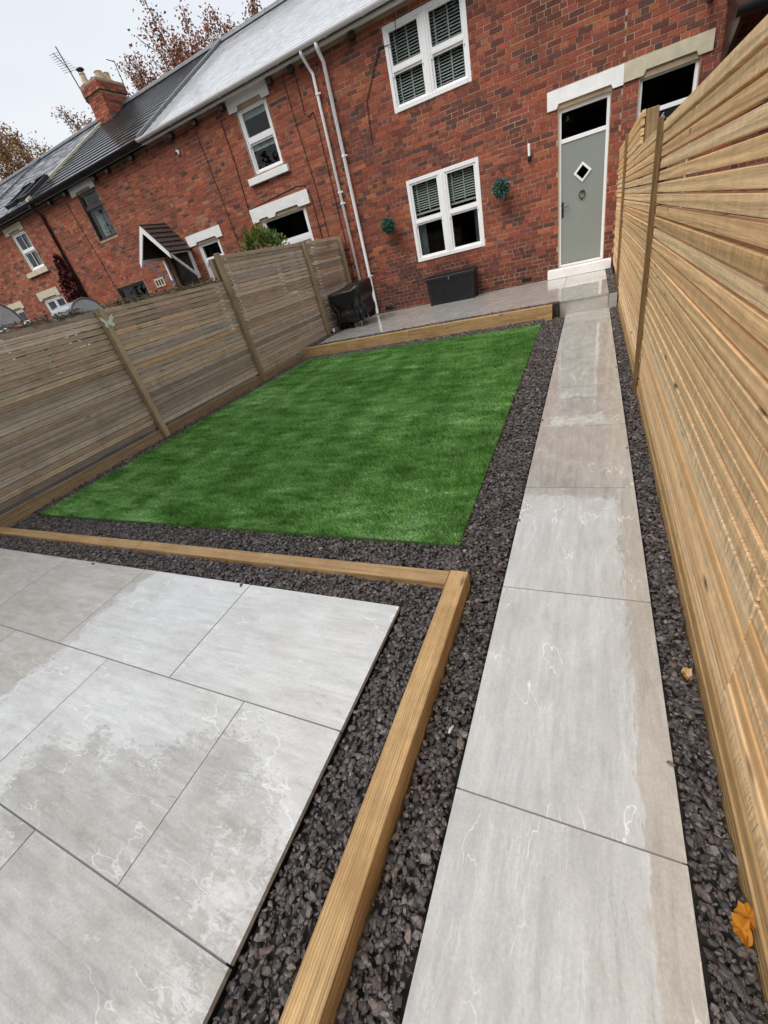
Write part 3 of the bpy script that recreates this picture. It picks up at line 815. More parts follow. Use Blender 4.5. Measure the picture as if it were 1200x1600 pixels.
p = [(-7.58, 3.03), (-7.58, 2.75), (-7.40, 2.75), (-7.36, 2.80), (-7.12, 2.80), (-7.07, 2.75), (-6.90, 2.75), (-6.85, 2.82), (-6.22, 2.82), (-6.17, 2.765), (-6.02, 2.765), (-5.98, 2.765), (-5.86, 2.765), (-5.86, 3.03)]
m = MB(); m.prism(p, 1, YW - .024, YW + .1); m.build('lintel', 'white_stone', H2)
lintel(H2, -9.90, -8.65, 2.745, 2.985, -9.62, -8.86, .055)
window(H2, -9.64, -8.82, .3, 2.78, [], [2.33], y=YW + .03, fw=.075, rail_w=.07, cill=False)
m = MB(); m.box(-9.55, -8.91, YW + .115, YW + .125, 1.95, 2.28); m.build('roller_blind', 'white_blind', H2)
roof(H2, XA + .001, XM, 'roof_tile', .205, .0080, (.74, .75, .78), .33, .0004); gutter(H2, XA + .001, XM, 'white_upvc'); shell(H2, XA + .001, XM)
corbels(H2, [-5.55, -6.10, -7.45, -8.3, -9.1])
pipe(H2, [(-5.10, 10.06, 4.955), (-5.10, 10.06, 4.90), (-5.10, YW - .06, 4.76), (-5.04, YW - .052, 4.64), (-5.04, YW - .052, 4.5), (-5.04, YW - .052, .02)], .030, 'white_upvc', [(-5.04, YW - .052, 4.35), (-5.04, YW - .052, 2.75), (-5.04, YW - .052, 2.55)])
cable(H2, [(-5.75, YW - .01, 4.85), (-5.70, YW - .01, 4.0), (-5.62, YW - .01, 3.0), (-5.58, YW - .01, 1.0)])
cable(H2, [(-5.45, YW - .01, 4.80), (-5.45, YW - .01, 4.2), (-5.38, YW - .01, 4.12), (-5.25, YW - .01, 4.15), (-5.22, YW - .01, 3.9), (-5.20, YW - .01, 1.0)], .008)
cable(H2, [(-7.56, YW - .01, 4.7), (-7.55, YW - .01, 3.9), (-7.6, YW - .01, 3.06), (-7.5, YW - .01, 3.05), (-6.1, YW - .01, 3.14), (-5.88, YW - .01, 3.10), (-5.80, YW - .01, 2.9), (-5.78, YW - .01, 1.5)], .008)
cable(H2, [(-9.6, YW - .01, 4.78), (-8.35, YW - .01, 4.80), (-8.3, YW - .01, 4.0), (-8.2, YW - .01, 1.5)], .006)
# valley strip of lead between the two coverings
def verge(house, x, mat='lead'):
    sl = math.hypot(RY - EY, RZ - EZ); uy, uz = (RY - EY) / sl, (RZ - EZ) / sl
    m = MB(); m.prism([(EY - .04, EZ - .02), (RY, RZ + .02), (RY, RZ + .07), (EY - .04, EZ + .045)], 0, x - .05, x + .05)
    m.build('verge_strip', mat, house)
verge(H2, XA + .06)
m = MB(); m.lathe((0, 0, 0), [(.001, 0), (.05, .003), (.055, .03), (.001, .034)], 16)
m.v = [(x - 9.07, YW - .034 + z, 4.55 + y) for x, y, z in m.v]; fl = m.build('security_light', 'white_upvc', H2)
m = MB(); m.lathe((0, 0, 0), [(.001, 0), (.03, .002), (.03, .03), (.001, .034)], 12)
m.v = [(x - 9.10, YW - .069 + z, 4.545 + y) for x, y, z in m.v]; m.build('lens', 'black_metal', fl)

# ---- house B (dark tiled roof, porch, brown windows)
XC = -19.75
H3 = root('terraced_house', 'brick terraced house with dark ribbed roof, brown windows and a gabled white porch', 'house', ((XA + XB) / 2, YW, 0), 'houses of the brick terrace')
op = [(-13.19, -12.36, 3.60, 4.72), (-13.5, -12.2, 1.1, 2.40), (-10.85, -10.05, .3, 2.72)]
bl = [(-13.2, -12.35, 3.56, 4.75), (-13.40, -12.31, 4.72, 4.92), (-13.52, -12.18, 1.0, 2.42), (-10.87, -10.03, .2, 2.74)]
brick_wall(H3, XB + .001, XA - .001, ZB, 4.92, op, bl, 'side', 260, 5)
window(H3, -13.22, -12.34, 3.56, 4.76, [], [4.36], mat='dark_frame', y=YW + .03, fw=.07, curtain=[(-13.1, -12.8, 'white_blind', 3.66, 4.3), (-12.78, -12.5, 'curtain', 3.66, 4.3)], cill=True)
lintel(H3, -13.40, -12.31, 4.72, 4.92, -13.2, -12.5, .06, 'white_stone')
window(H3, -13.53, -12.17, 1.0, 2.43, [-12.85], [], mat='dark_frame', y=YW + .03, fw=.08)
front_d = MB(); front_d.box(-10.85, -10.05, YW + .10, YW + .14, .3, 2.72); front_d.build('door', 'dark_frame', H3)
roof(H3, XB + .001, XA, 'roof_tile_dark', .31, .021, (.030, .030, .034), .31, .0006); gutter(H3, XB + .001, XA, 'black_pvc', fascia='black_pvc'); shell(H3, XB + .001, XA)
corbels(H3, [-10.6, -11.6, -12.2, -13.6, -14.4])
cable(H3, [(-13.75, YW - .01, 4.8), (-13.7, YW - .01, 4.2), (-13.55, YW - .01, 3.2), (-13.5, YW - .01, 2.2)])
m = MB(); m.box(-11.75, -11.35, YW - .012, YW + .01, 2.10, 2.32)
vb = m.build('wall_vent', 'cream_stone', H3)
for i in range(3):
    m = MB(); m.box(-11.70 + i * .115, -11.63 + i * .115, YW - .0145, YW - .0122, 2.14, 2.28); m.build('vent_slot', 'black_metal', vb)
# porch
RXp, RZp, EZp, YP = -10.42, 3.44, 2.76, 9.50
m = MB()
for sgn in (-1, 1):
    ex = RXp + sgn * .56; m.prism([(RXp, RZp - .03), (ex, EZp - .03), (ex, EZp - .07), (RXp, RZp - .09)], 1, YP, YW - .002)
porch = m.build('porch', 'dark_frame', H3)
for sgn in (-1, 1):
    ln = math.hypot(.56, RZp - EZp); ux, uz = sgn * .56 / ln, (EZp - RZp) / ln; nx, nz2 = (-uz * sgn, abs(ux))
    nx = abs(uz) * sgn
    for k in range(6):
        s0 = ln - .155 * (k + 1) + .02; s1 = s0 + .185
        y = YP - .03 - (.10 if k % 2 else 0)
        while y < YW - .01:
            y0, y1 = max(y, YP - .03), min(y + .196, YW - .003); y += .2
            if y1 - y0 < .03: continue
            s0c = max(s0, 0); t_ = MB()
            P0 = lambda s_, h: (RXp + ux * s_ + nx * h, RZp + uz * s_ + nz2 * h)
            q = [P0(s0c, -.028), P0(s1, .0 - .005), P0(s1, .012), P0(s0c, -.018)]
            t_.prism(q, 1, y0, y1); t_.build('porch_tile', 'porch_tile', porch)
    # barge board
    t_ = MB(); ex, ez = RXp + ux * (ln + .05), RZp + uz * (ln + .05)
    t_.prism([(RXp, RZp - .045), (ex, ez - .04), (ex, ez - .16), (RXp, RZp - .20)], 1, YP - .06, YP - .032); t_.build('barge_board', 'white_upvc', porch)
for X in (-9.97, -11.0):
    t_ = MB(); t_.box(X, X + .06, YP + .02, YW - .004, 2.67, 2.735); t_.box(X, X + .06, YW - .074, YW - .004, 2.03, 2.669)
    t_.prism([(YW - .075, 2.06), (YW - .075, 2.15), (YP + .11, 2.669), (YP + .03, 2.669)], 0, X + .008, X + .052); t_.build('gallows_bracket', 'white_upvc', porch)

# ---- house C and D
H4 = root('terraced_house', 'brick terraced house with pale slate roof, cream lintels and roof windows', 'house', ((XC + XB) / 2, YW, 0), 'houses of the brick terrace')
op = [(-17.09, -16.28, 3.60, 4.62), (-17.45, -16.26, 1.1, 2.74), (-19.5, -18.9, .3, 2.74)]
bl = [(-17.10, -16.25, 3.56, 4.64), (-17.32, -16.22, 4.62, 4.83), (-17.4, -16.1, 3.44, 3.57), (-17.57, -16.29, 2.74, 3.0), (-19.7, -18.67, 2.74, 2.98), (-17.47, -16.24, 1.0, 2.75), (-19.52, -18.88, .3, 2.75)]
brick_wall(H4, XC + .001, XB, ZB, 4.92, op, bl, 'side', 60, 4)
window(H4, -17.12, -16.25, 3.56, 4.66, [], [4.12], y=YW + .03, fw=.08, curtain=[(-16.75, -16.4, 'white_blind', 3.66, 4.6)], cill=False)
m = MB(); m.box(-16.69, -16.67, YW + .06, YW + .075, 3.66, 4.58); m.build('glazing_bar', 'white_upvc', H4)
lintel(H4, -17.32, -16.22, 4.63, 4.83, -17.1, -16.42, .06, 'cream_stone')
m = MB(); m.box(-17.4, -16.12, YW - .07, YW + .09, 3.44, 3.565, .006); m.build('window_sill', 'cream_stone', H4)
window(H4, -17.47, -16.24, 1.0, 2.76, [-16.85], [2.33], y=YW + .03, fw=.08, cill=False, mull=.05)
lintel(H4, -17.57, -16.29, 2.745, 3.0, -17.4, -16.5, .05, 'cream_stone')
lintel(H4, -19.73, -18.67, 2.745, 2.98, -19.5, -18.9, .05, 'cream_stone')
window(H4, -19.54, -18.86, .3, 2.76, [], [2.3], y=YW + .03, fw=.08, cill=False)
roof(H4, XC + .001, XB, 'roof_slate', .20, .006, (.26, .27, .30), .26, .012); gutter(H4, XC + .001, XB, 'black_pvc', fascia='black_pvc'); shell(H4, XC + .001, XB)
verge(H4, XC + .06); verge(H4, XB - .06, 'cream_stone')
pipe(H4, [(-15.02, 10.06, 4.955), (-15.02, 10.10, 4.86), (-15.02, YW - .05, 4.7), (-15.02, YW - .05, .02)], .036, 'black_pvc', [(-15.02, YW - .05, 4.2), (-15.02, YW - .05, 3.0)])
sl = math.hypot(RY - EY, RZ - EZ); uy, uz = (RY - EY) / sl, (RZ - EZ) / sl
for X, s_ in ((-16.35, .15), (-15.55, .15)):
    m = MB()
    for (xa, xb, sa, sb, ha, hb) in ((X, X + .07, s_, s_ + .98, .03, .13), (X + .55, X + .62, s_, s_ + .98, .03, .13), (X + .07, X + .55, s_, s_ + .07, .03, .12), (X + .07, X + .55, s_ + .91, s_ + .98, .03, .16)):
        q = [(EY + uy * s2 - uz * h, EZ + uz * s2 + uy * h) for s2, h in ((sa, ha), (sb, ha), (sb, hb), (sa, hb))]
        m.prism(q, 0, xa, xb)
    rw = m.build('roof_window', 'black_metal', H4)
    m = MB(); q = [(EY + uy * s2 - uz * h, EZ + uz * s2 + uy * h) for s2, h in ((s_ + .07, .07), (s_ + .91, .07), (s_ + .91, .08), (s_ + .07, .08))]
    m.prism(q, 0, X + .07, X + .55); m.build('pane', 'glass', rw)
H5 = root('terraced_house', 'brick terraced house with dark slates at the far end of the row', 'house', (-22.3, YW, 0), 'houses of the brick terrace')
XD = -24.8
op = [(-21.6, -20.8, 3.60, 4.62), (-21.7, -20.6, 1.1, 2.74)]
bl = [(-21.62, -20.78, 3.56, 4.64), (-21.8, -20.6, 4.62, 4.83), (-21.9, -20.4, 2.74, 3.0), (-21.72, -20.58, 1.0, 2.75)]
brick_wall(H5, XD, XC - .001, ZB, 4.92, op, bl, 'side', 0, 4)
window(H5, -21.62, -20.78, 3.56, 4.64, [], [4.12], y=YW + .03, fw=.08, cill=False)
window(H5, -21.72, -20.58, 1.0, 2.76, [], [2.3], y=YW + .03, fw=.08, cill=False)
lintel(H5, -21.8, -20.6, 4.63, 4.83, -21.55, -20.85, .06, 'cream_stone'); lintel(H5, -21.9, -20.4, 2.745, 3.0, -21.6, -20.7, .05, 'cream_stone')
roof(H5, XD, XC, 'roof_slate', .20, .006, (.24, .25, .28), .26, .012); gutter(H5, XD, XC, 'black_pvc', fascia='black_pvc'); shell(H5, XD, XC - .001, left=True)

# ---- chimney on the party wall (part of house B)
def course_box(m, x0, x1, y0, y1, z0, z1):
    r = 0; z = z0
    while z + BR_H <= z1 + .001:
        for side in range(4):
            ln = (x1 - x0) if side in (0, 2) else (y1 - y0); p = -(.11 if r % 2 else 0)
            while p < ln:
                a, c = max(p, 0), min(p + BR_L, ln); p += BR_L + JT
                if c - a < .02: continue
                o = random.uniform(0, .004); col = pick_col('side'); zz = z + BR_H
                if side == 0: m.box(x0 + a, x0 + c, y0 - o, y0 + .05, z, zz, col=col)
                elif side == 2: m.box(x0 + a, x0 + c, y1 - .05, y1 + o, z, zz, col=col)
                elif side == 1: m.box(x1 - .05, x1 + o + .001, y0 + a, y0 + c, z, zz, col=col)
                else: m.box(x0 - o - .001, x0 + .05, y0 + a, y0 + c, z, zz, col=col)
        z += BR_H + JT; r += 1
CX0, CX1, CY0, CY1 = -15.13, -14.42, 13.93, 14.93
m = MB(); m.box(CX0 + .01, CX1 - .01, CY0 + .01, CY1 - .01, 6.7, 7.83); m.box(CX0 - .05, CX1 + .05, CY0 - .05, CY1 + .05, 7.83, 8.10); m.box(CX0 - .02, CX1 + .02, CY0 - .02, CY1 + .02, 8.10, 8.125)
ch = m.build('chimney', 'mortar', H3)
m = MB(); course_box(m, CX0, CX1, CY0, CY1, 6.95, 7.83); course_box(m, CX0 - .06, CX1 + .06, CY0 - .06, CY1 + .06, 7.83, 8.10)
o = m.build('brickwork', 'brick', ch, usecol=True); o['kind'] = 'stuff'
m = MB(); m.box(CX0 - .03, CX1 + .03, CY0 - .05, CY0 - .004, 6.94, 7.08); m.prism([(CY0 - .05, 6.98), (CY1, 7.55), (CY1, 7.66), (CY0 - .05, 7.14)], 0, CX1 + .006, CX1 + .03); m.build('flashing', 'lead', ch)
m = MB(); m.lathe((-14.98, 14.02, 8.125), [(.12, 0), (.10, .04), (.085, .22), (.10, .24), (.09, .26)], 14); m.build('chimney_pot', 'pot_clay', ch, smooth=False)
m = MB(); m.lathe((-14.98, 14.02, 8.45), [(.10, 0), (.13, .02), (.11, .05), (.01, .08)], 14)
for t in (0, 2.1, 4.2): m.tube([(-14.98 + .075 * math.cos(t), 14.02 + .075 * math.sin(t), 8.37), (-14.98 + .09 * math.cos(t), 14.02 + .09 * math.sin(t), 8.47)], .01, 6)
m.build('cowl', 'black_metal', ch)
m = MB(); m.lathe((-14.72, 14.13, 8.125), [(.09, 0), (.085, .08), (.06, .1)], 12); m.build('chimney_pot', 'black_metal', ch)
for x, y in ((-14.70, 14.42), (-14.70, 14.70)):
    m = MB(); q = [(.14 * math.cos(t), .14 * math.sin(t)) for t in np.linspace(0, 2 * math.pi, 9)[:-1]]
    m.lathe((x, y, 8.125), [(.14, 0), (.125, .05), (.12, .24), (.135, .27), (.11, .29)], 8); m.build('chimney_pot', 'pot_clay', ch)
# aerials
def aerial(label, base, tip, side):
    r = root('television_aerial', label, 'aerial', base, 'aerials on the chimney')
    m = MB(); m.tube([base, tip], .018, 8); m.build('mast', 'black_metal', r)
    b_, t_ = Vector(base), Vector(tip); d = (t_ - b_)
    bo = b_ + d * .62
    m = MB(); e = Vector(side); m.tube([bo - e * .15, bo + e * .75], .012, 6); bm = m.build('boom', 'lead', r)
    for k in range(9):
        q = bo + e * (-.1 + k * .1); n = Vector((e.y, -e.x, 0)).normalized() * (.24 - .012 * k)
        m = MB(); m.tube([q - n, q + n], .006, 6); m.build('element', 'lead', bm)
    return r
aerial('tall grey television aerial leaning beside the brick chimney', (CX0 - .10, 14.0, 7.72), (CX0 - .42, 14.0, 9.18), (.35, -.75, .25))
m = MB(); m.box(CX0 - .14, CX0 - .064, 13.96, 14.04, 7.76, 7.86)
m.build('aerial_bracket', 'black_metal', ch)
r2 = root('television_aerial', 'thin short aerial rod behind the chimney pots', 'aerial', (-14.40, 15.02, 7.55), 'aerials on the chimney')
m = MB(); m.tube([(-14.40, 15.02, 7.48), (-14.45, 15.05, 8.7)], .014, 6); m.tube([(-14.45, 15.05, 8.66), (-14.60, 14.9, 8.74)], .012, 6); m.build('mast', 'black_metal', r2)

# ------------------------------------------------------------------ fences
def slat_mesh(cache, key, ly, h, th, mat):
    if key not in cache:
        m = MB(); m.box(-th / 2, th / 2, -ly / 2, ly / 2, -h / 2, h / 2, .0022); cache[key] = m.mesh('slat', mat)
    return cache[key]
SC = {}
FL = root('slatted_fence', 'weathered grey slatted timber fence along the left of the lawn', 'fence', (-5.33, 4.6, 0))
FXL = -5.322
def left_bay(y0, y1, z0, z1, pitch=.0622, h=.0545):
    z = z1 - h / 2; me = slat_mesh(SC, ('L', round(y1 - y0, 3)), y1 - y0 - .006, h, .032, 'old_slat')
    while z - h / 2 > z0:
        o = mesh_obj('slat', me, FL, (FXL - .016 + random.uniform(-.004, .004), (y0 + y1) / 2, z + random.uniform(-.002, .002)))
        o.rotation_euler = (random.uniform(-.0017, .0017), random.uniform(-.07, .07), random.uniform(-.0012, .0012)); z -= pitch
posts = [1.30, 3.66, 5.98, 8.57, 10.16]
tops = [1.64, 1.64, 1.99, 1.99]
left_bay(-1.1, posts[0], .115, 1.64)
for i in range(4): left_bay(posts[i], posts[i + 1] if i < 3 else 10.285, (.115) if posts[i + 1] < 8.6 else .215, tops[i])
for y, t in zip([-1.1] + posts, (1.66, 1.66, 1.66, 2.02, 2.0, 1.95)):
    m = MB(); m.box(FXL + .010, FXL + .085, y - .04, y + .035, -.054, t, .004); m.build('post', 'old_post', FL)
    m = MB(); m.box(FXL - .125, FXL - .042, y - .05, y + .05, -.054, t - .05, .004); m.build('rear_post', 'old_post', FL)
for (y0, y1) in ((-1.05, 1.255), (1.34, 3.615), (3.70, 5.935), (6.02, 7.34)):
    for k, (za, zb_) in enumerate(((-.05, .066), (.071, .118))):
        m = MB(); m.box(FXL + .002, FXL + (.034 if k == 0 else .026), y0, y1, za, zb_, .004); m.build('gravel_board', 'base_board', FL)

FR = root('slatted_fence', 'fresh pale tan slatted timber fence running beside the path', 'fence', (.40, 4.5, 0))
FXR = .385
def right_bay(y0, y1, z0, z1, pitch=.0622, h=.0505):
    z = z1 - h / 2; me = slat_mesh(SC, ('R', round(y1 - y0, 3), h), y1 - y0 - .004, h, .030, 'new_slat')
    while z - h / 2 > z0:
        o = mesh_obj('slat', me, FR, (FXR + .015 + random.uniform(-.0028, .0028), (y0 + y1) / 2, z + random.uniform(-.0022, .0022)))
        o.rotation_euler = (random.uniform(-.0011, .0011), random.uniform(-.05, .05), random.uniform(-.0008, .0008)); z -= pitch
right_bay(-1.2, .93, .10, 1.722); right_bay(.93, 3.92, .10, 1.722); right_bay(3.92, 7.84, .10, 1.722)
right_bay(5.80, 7.84, 1.728, 1.99, .0655); right_bay(7.84, 10.285, .21, 1.99)
for y0, y1 in ((-1.2, 3.895), (3.945, 7.55)):
    for k, (za, zb_) in enumerate(((-.05, .045), (.05, .10))):
        m = MB(); m.box(FXR - .006 + .004 * k, FXR + .02, y0, y1, za, zb_, .003); m.build('gravel_board', 'fresh_board', FR)
for y, t in ((3.92, 1.75), (7.84, 2.0)):
    m = MB(); m.box(FXR - .034, FXR - .005, y - .024, y + .024, -.05 if y < 7 else .02, t, .003); m.build('batten', 'new_batten', FR)
for y, t in ((-1.2, 1.68), (.93, 1.68), (3.92, 1.70), (5.83, 1.985), (7.84, 1.95), (10.2, 1.95)):
    m = MB(); m.box(FXR + .036, FXR + .136, y - .05, y + .05, -.054, t, .004); m.build('post', 'new_post', FR)

# ------------------------------------------------------------------ timber sleepers
def sleeper(x0, x1, y0, y1, z0, z1, mat, label):
    m = MB(); m.box(x0, x1, y0, y1, z0, z1, .003)
    return tag(m.build('timber_sleeper', mat), label, 'sleeper', 'timber sleepers edging the beds')
sleeper(-.573, -.485, -1.4, 1.434, -.053, .081, 'sleeper_y', 'long tan timber sleeper lying alongside the path between two gravel strips')
sleeper(-2.93, -.576, 1.340, 1.428, -.053, .079, 'sleeper_x', 'tan timber sleeper between patio and lawn, butting the corner of the path-side sleeper')
sleeper(-5.20, -2.934, 1.338, 1.426, -.053, .080, 'sleeper_x', 'tan timber sleeper between patio and lawn, reaching the weathered fence')
sleeper(-2.90, -.515, 7.355, 7.46, -.053, .195, 'sleeper_x', 'tall timber sleeper holding up the terrace, ending beside the step')
sleeper(-5.22, -2.904, 7.357, 7.462, -.053, .192, 'sleeper_x', 'tall timber sleeper holding up the terrace, ending at the weathered fence')

# ------------------------------------------------------------------ gravel
def ico():
    p = (1 + 5 ** .5) / 2
    v = np.array([(-1, p, 0), (1, p, 0), (-1, -p, 0), (1, -p, 0), (0, -1, p), (0, 1, p), (0, -1, -p), (0, 1, -p), (p, 0, -1), (p, 0, 1), (-p, 0, -1), (-p, 0, 1)], float)
    v /= np.linalg.norm(v[0])
    f = np.array([(0, 11, 5), (0, 5, 1), (0, 1, 7), (0, 7, 10), (0, 10, 11), (1, 5, 9), (5, 11, 4), (11, 10, 2), (10, 7, 6), (7, 1, 8), (3, 9, 4), (3, 4, 2), (3, 2, 6), (3, 6, 8), (3, 8, 9), (4, 9, 5), (2, 4, 11), (6, 2, 10), (8, 6, 7), (9, 8, 1)])
    return v, f
IV, IF = ico()
def gravel_zone(rects):
    P = []; Rr = []
    for (x0, x1, y0, y1, zt) in rects:
        area = (x1 - x0) * (y1 - y0)
        near = y1 < 3.1; kd = 1.25 if near else .62; ks = .86 if near else 1.12
        for lay_, (dens, zo) in enumerate(((4600, -.026), (4200, -.011))):
            n = int(area * dens * kd)
            m_ = .006
            p = np.c_[RNG.uniform(x0 + m_, x1 - m_, n), RNG.uniform(y0 + m_, y1 - m_, n), zt + zo + RNG.normal(0, .0035, n)]
            P.append(p); Rr.append(RNG.gamma(5.5, .0015, n).clip(.0045, .0155) * ks)
    return np.concatenate(P), np.concatenate(Rr)
zones = [(.275, .380, -1.3, 3.0, 0), (.275, .380, 3.0, 7.54, 0), (.262, .376, 7.6, 10.27, ZU),
         (-.482, -.336, -1.3, 1.44, 0), (-.66, -.336, 1.44, 3.0, 0), (-.66, -.336, 3.0, 7.34, 0), (-.51, -.425, 7.34, 7.55, 0),
         (-.741, -.576, -1.3, 1.334, .072), (-5.2, -.741, 1.150, 1.334, .072), (-5.27, -.6, 1.438, 1.75, 0),
         (-5.28, -5.0, 1.77, 7.34, .016), (-5.1, -.62, 6.98, 7.35, .03), (-5.22, -.43, 7.468, 7.595, ZU + .008), (-5.28, -5.005, 7.6, 10.27, ZU)]
gp, gr = gravel_zone(zones)
stray = np.array([(.262, .78, .005), (-.322, 1.98, .004), (.255, 2.85, .004), (-.318, 3.4, .004), (.258, 4.6, .004), (-1.7, 1.135, ZP + .004), (-3.1, 1.13, ZP + .004), (-.325, 5.1, .004)])
gp = np.concatenate([gp, stray]); gr = np.concatenate([gr, np.full(len(stray), .009)])
n = len(gp)
NV = 40
var = IV[None] * RNG.uniform(.72, 1.28, (NV, 12, 1)) + RNG.normal(0, .09, (NV, 12, 3))
ang = RNG.uniform(0, 2 * np.pi, (n, 3))
def rotm(a):
    ca, sa = np.cos(a), np.sin(a); z = np.zeros(len(a)); o = np.ones(len(a))
    Rz = np.stack([np.stack([ca[:, 0], -sa[:, 0], z], -1), np.stack([sa[:, 0], ca[:, 0], z], -1), np.stack([z, z, o], -1)], 1)
    Rx = np.stack([np.stack([o, z, z], -1), np.stack([z, ca[:, 1], -sa[:, 1]], -1), np.stack([z, sa[:, 1], ca[:, 1]], -1)], 1)
    return Rz @ Rx
sc3 = gr[:, None] * np.c_[RNG.uniform(1.0, 1.5, n), RNG.uniform(.75, 1.1, n), RNG.uniform(.45, .8, n)]
ang[:, 1] = RNG.normal(0, .7, n)
vv = var[RNG.integers(0, NV, n)] * sc3[:, None, :]
vv = np.einsum('nij,nkj->nki', rotm(ang), vv) + gp[:, None, :]
pal = np.array([(.075, .071, .072), (.105, .096, .092), (.055, .053, .055), (.14, .128, .122), (.115, .092, .076), (.20, .185, .175)])
ci = RNG.choice(6, n, p=[.34, .25, .22, .10, .06, .03]); gc = pal[ci] * RNG.uniform(.75, 1.4, (n, 1)) * np.array([1.06, .97, .96])
fl = (np.arange(n)[:, None, None] * 12 + IF[None]).ravel()
me = np_mesh('gravel', vv.reshape(-1, 3), fl, 3, 'gravel', np.repeat(gc, 20, 0))
tag(mesh_obj('gravel', me), 'dark grey slate chippings filling the strips round lawn, path and patio', 'gravel', kind='stuff')
b = MB()
b.box(-.7415, -.575, -1.4, 1.336, -.054, .042); b.box(-5.2, -.742, 1.1455, 1.336, -.054, .042)
b.box(-5.22, -.43, 7.464, 7.612, -.054, ZU - .034); b.box(.2585, .376, 7.592, 10.28, -.054, ZU - .034); b.box(-5.28, -4.988, 7.62, 10.28, -.054, ZU - .034)
tag(b.build('gravel_bed', 'dark_bed'), 'dark packed bed under the gravel of the terrace and the patio edge', 'ground', kind='structure')

# ------------------------------------------------------------------ artificial lawn
LC = np.array([(-5.04, 1.745), (-.612, 1.72), (-.650, 6.99), (-5.03, 7.20)])
def lawn_xy(u, v):
    a = LC[0] * (1 - u)[:, None] + LC[1] * u[:, None]; c = LC[3] * (1 - u)[:, None] + LC[2] * u[:, None]
    return a * (1 - v)[:, None] + c * v[:, None]
m = MB(); m.prism([tuple(p) for p in LC], 2, -.05, .004)
base = m.build('lawn', 'turf_base'); tag(base, 'bright green artificial grass lawn between the fence and the path', 'lawn', kind='stuff')
def smooth_noise(x, y, seed, fx, fy, k=8):
    r = np.random.default_rng(seed); out_ = np.zeros_like(x)
    for i in range(k):
        a, b_ = r.normal(0, fx), r.normal(0, fy); out_ += np.sin(a * x + b_ * y + r.uniform(0, 6.28))
    return out_ / math.sqrt(k)
NB = 330000
v = RNG.uniform(0, 1, NB) ** 1.25; u = RNG.uniform(0, 1, NB)
xy = lawn_xy(u, v)
edge = np.minimum(np.minimum(u * 4.5, (1 - u) * 4.5), np.minimum(v * 5.4, (1 - v) * 5.4))
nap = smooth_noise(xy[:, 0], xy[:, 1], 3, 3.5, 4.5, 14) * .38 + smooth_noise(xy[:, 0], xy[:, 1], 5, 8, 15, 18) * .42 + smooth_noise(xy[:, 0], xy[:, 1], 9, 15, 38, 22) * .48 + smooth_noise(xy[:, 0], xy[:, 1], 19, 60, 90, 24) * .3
lean_az = -1.57 + .6 * smooth_noise(xy[:, 0], xy[:, 1], 11, 2, 3) + RNG.normal(0, .8, NB)
lean = (.40 + .42 * nap + RNG.normal(0, .25, NB)).clip(-.5, 1.2)
hgt = RNG.uniform(.020, .036, NB) * (1 - .12 * np.clip(nap, -1, 1))
wd = RNG.uniform(.0013, .0022, NB) * (1 + .22 * xy[:, 1])      # strands further off stand for tufts of several
th = RNG.uniform(0, np.pi, NB)
sx, sy = np.cos(th) * wd, np.sin(th) * wd
dx, dy = np.cos(lean_az) * np.sin(lean), np.sin(lean_az) * np.sin(lean); dz = np.cos(lean)
B = np.c_[xy, np.full(NB, .003)]
mid = B + np.c_[dx * .35, dy * .35, np.sqrt(1 - (.35 ** 2) * (dx ** 2 + dy ** 2)) * .55] * hgt[:, None]
tip = B + np.c_[dx, dy, np.abs(dz)] * hgt[:, None]
sv = np.c_[sx, sy, np.zeros(NB)]
vv = np.stack([B - sv, B + sv, mid + sv * .8, mid - sv * .8, tip], 1)
fl = (np.arange(NB)[:, None] * 5 + np.array([0, 1, 2, 3, 3, 2, 4])[None]).ravel()
cnt = np.tile([4, 3], NB)
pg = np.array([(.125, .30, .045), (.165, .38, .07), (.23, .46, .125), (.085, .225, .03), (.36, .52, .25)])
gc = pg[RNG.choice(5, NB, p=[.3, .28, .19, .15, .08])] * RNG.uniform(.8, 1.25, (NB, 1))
pale = np.clip(.15 + .27 * nap + RNG.normal(0, .10, NB), 0, .62)[:, None]  # sheen of the turf painted in: blades paler where the nap leans over
gc = gc * np.array([1.08, 1.20, 1.12]) * np.clip(1 + .34 * nap, .45, 1.6)[:, None]  # light and dark bands of the nap put into the blade colour
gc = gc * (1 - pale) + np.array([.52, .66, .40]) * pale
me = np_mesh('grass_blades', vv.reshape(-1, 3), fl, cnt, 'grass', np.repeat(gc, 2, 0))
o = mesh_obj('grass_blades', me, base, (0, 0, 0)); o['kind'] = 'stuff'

# ------------------------------------------------------------------ things on the terrace
# storage chest
SX0, SX1, SY0, SY1 = -3.25, -2.20, 9.76, 10.24
r = root('storage_chest', 'black ribbed plastic storage chest against the brick wall under the window', 'storage box', ((SX0 + SX1) / 2, 10.0, ZU))
m = MB(); m.prism([(SX0 + .03, SY0 + .03), (SX1 - .03, SY0 + .03), (SX1 - .03, SY1 - .02), (SX0 + .03, SY1 - .02)], 2, ZU + .001, ZU + .03)
vs = []
for z, i_ in ((ZU + .03, .035), (ZU + .48, .012)):
    vs += [(SX0 + i_, SY0 + i_, z), (SX1 - i_, SY0 + i_, z), (SX1 - i_, SY1 - i_, z), (SX0 + i_, SY1 - i_, z)]
m.add(vs, [(0, 1, 5, 4), (1, 2, 6, 5), (2, 3, 7, 6), (3, 0, 4, 7), (4, 5, 6, 7), (3, 2, 1, 0)])
body = m.build('body', 'plastic_black', r)
nx_ = 26
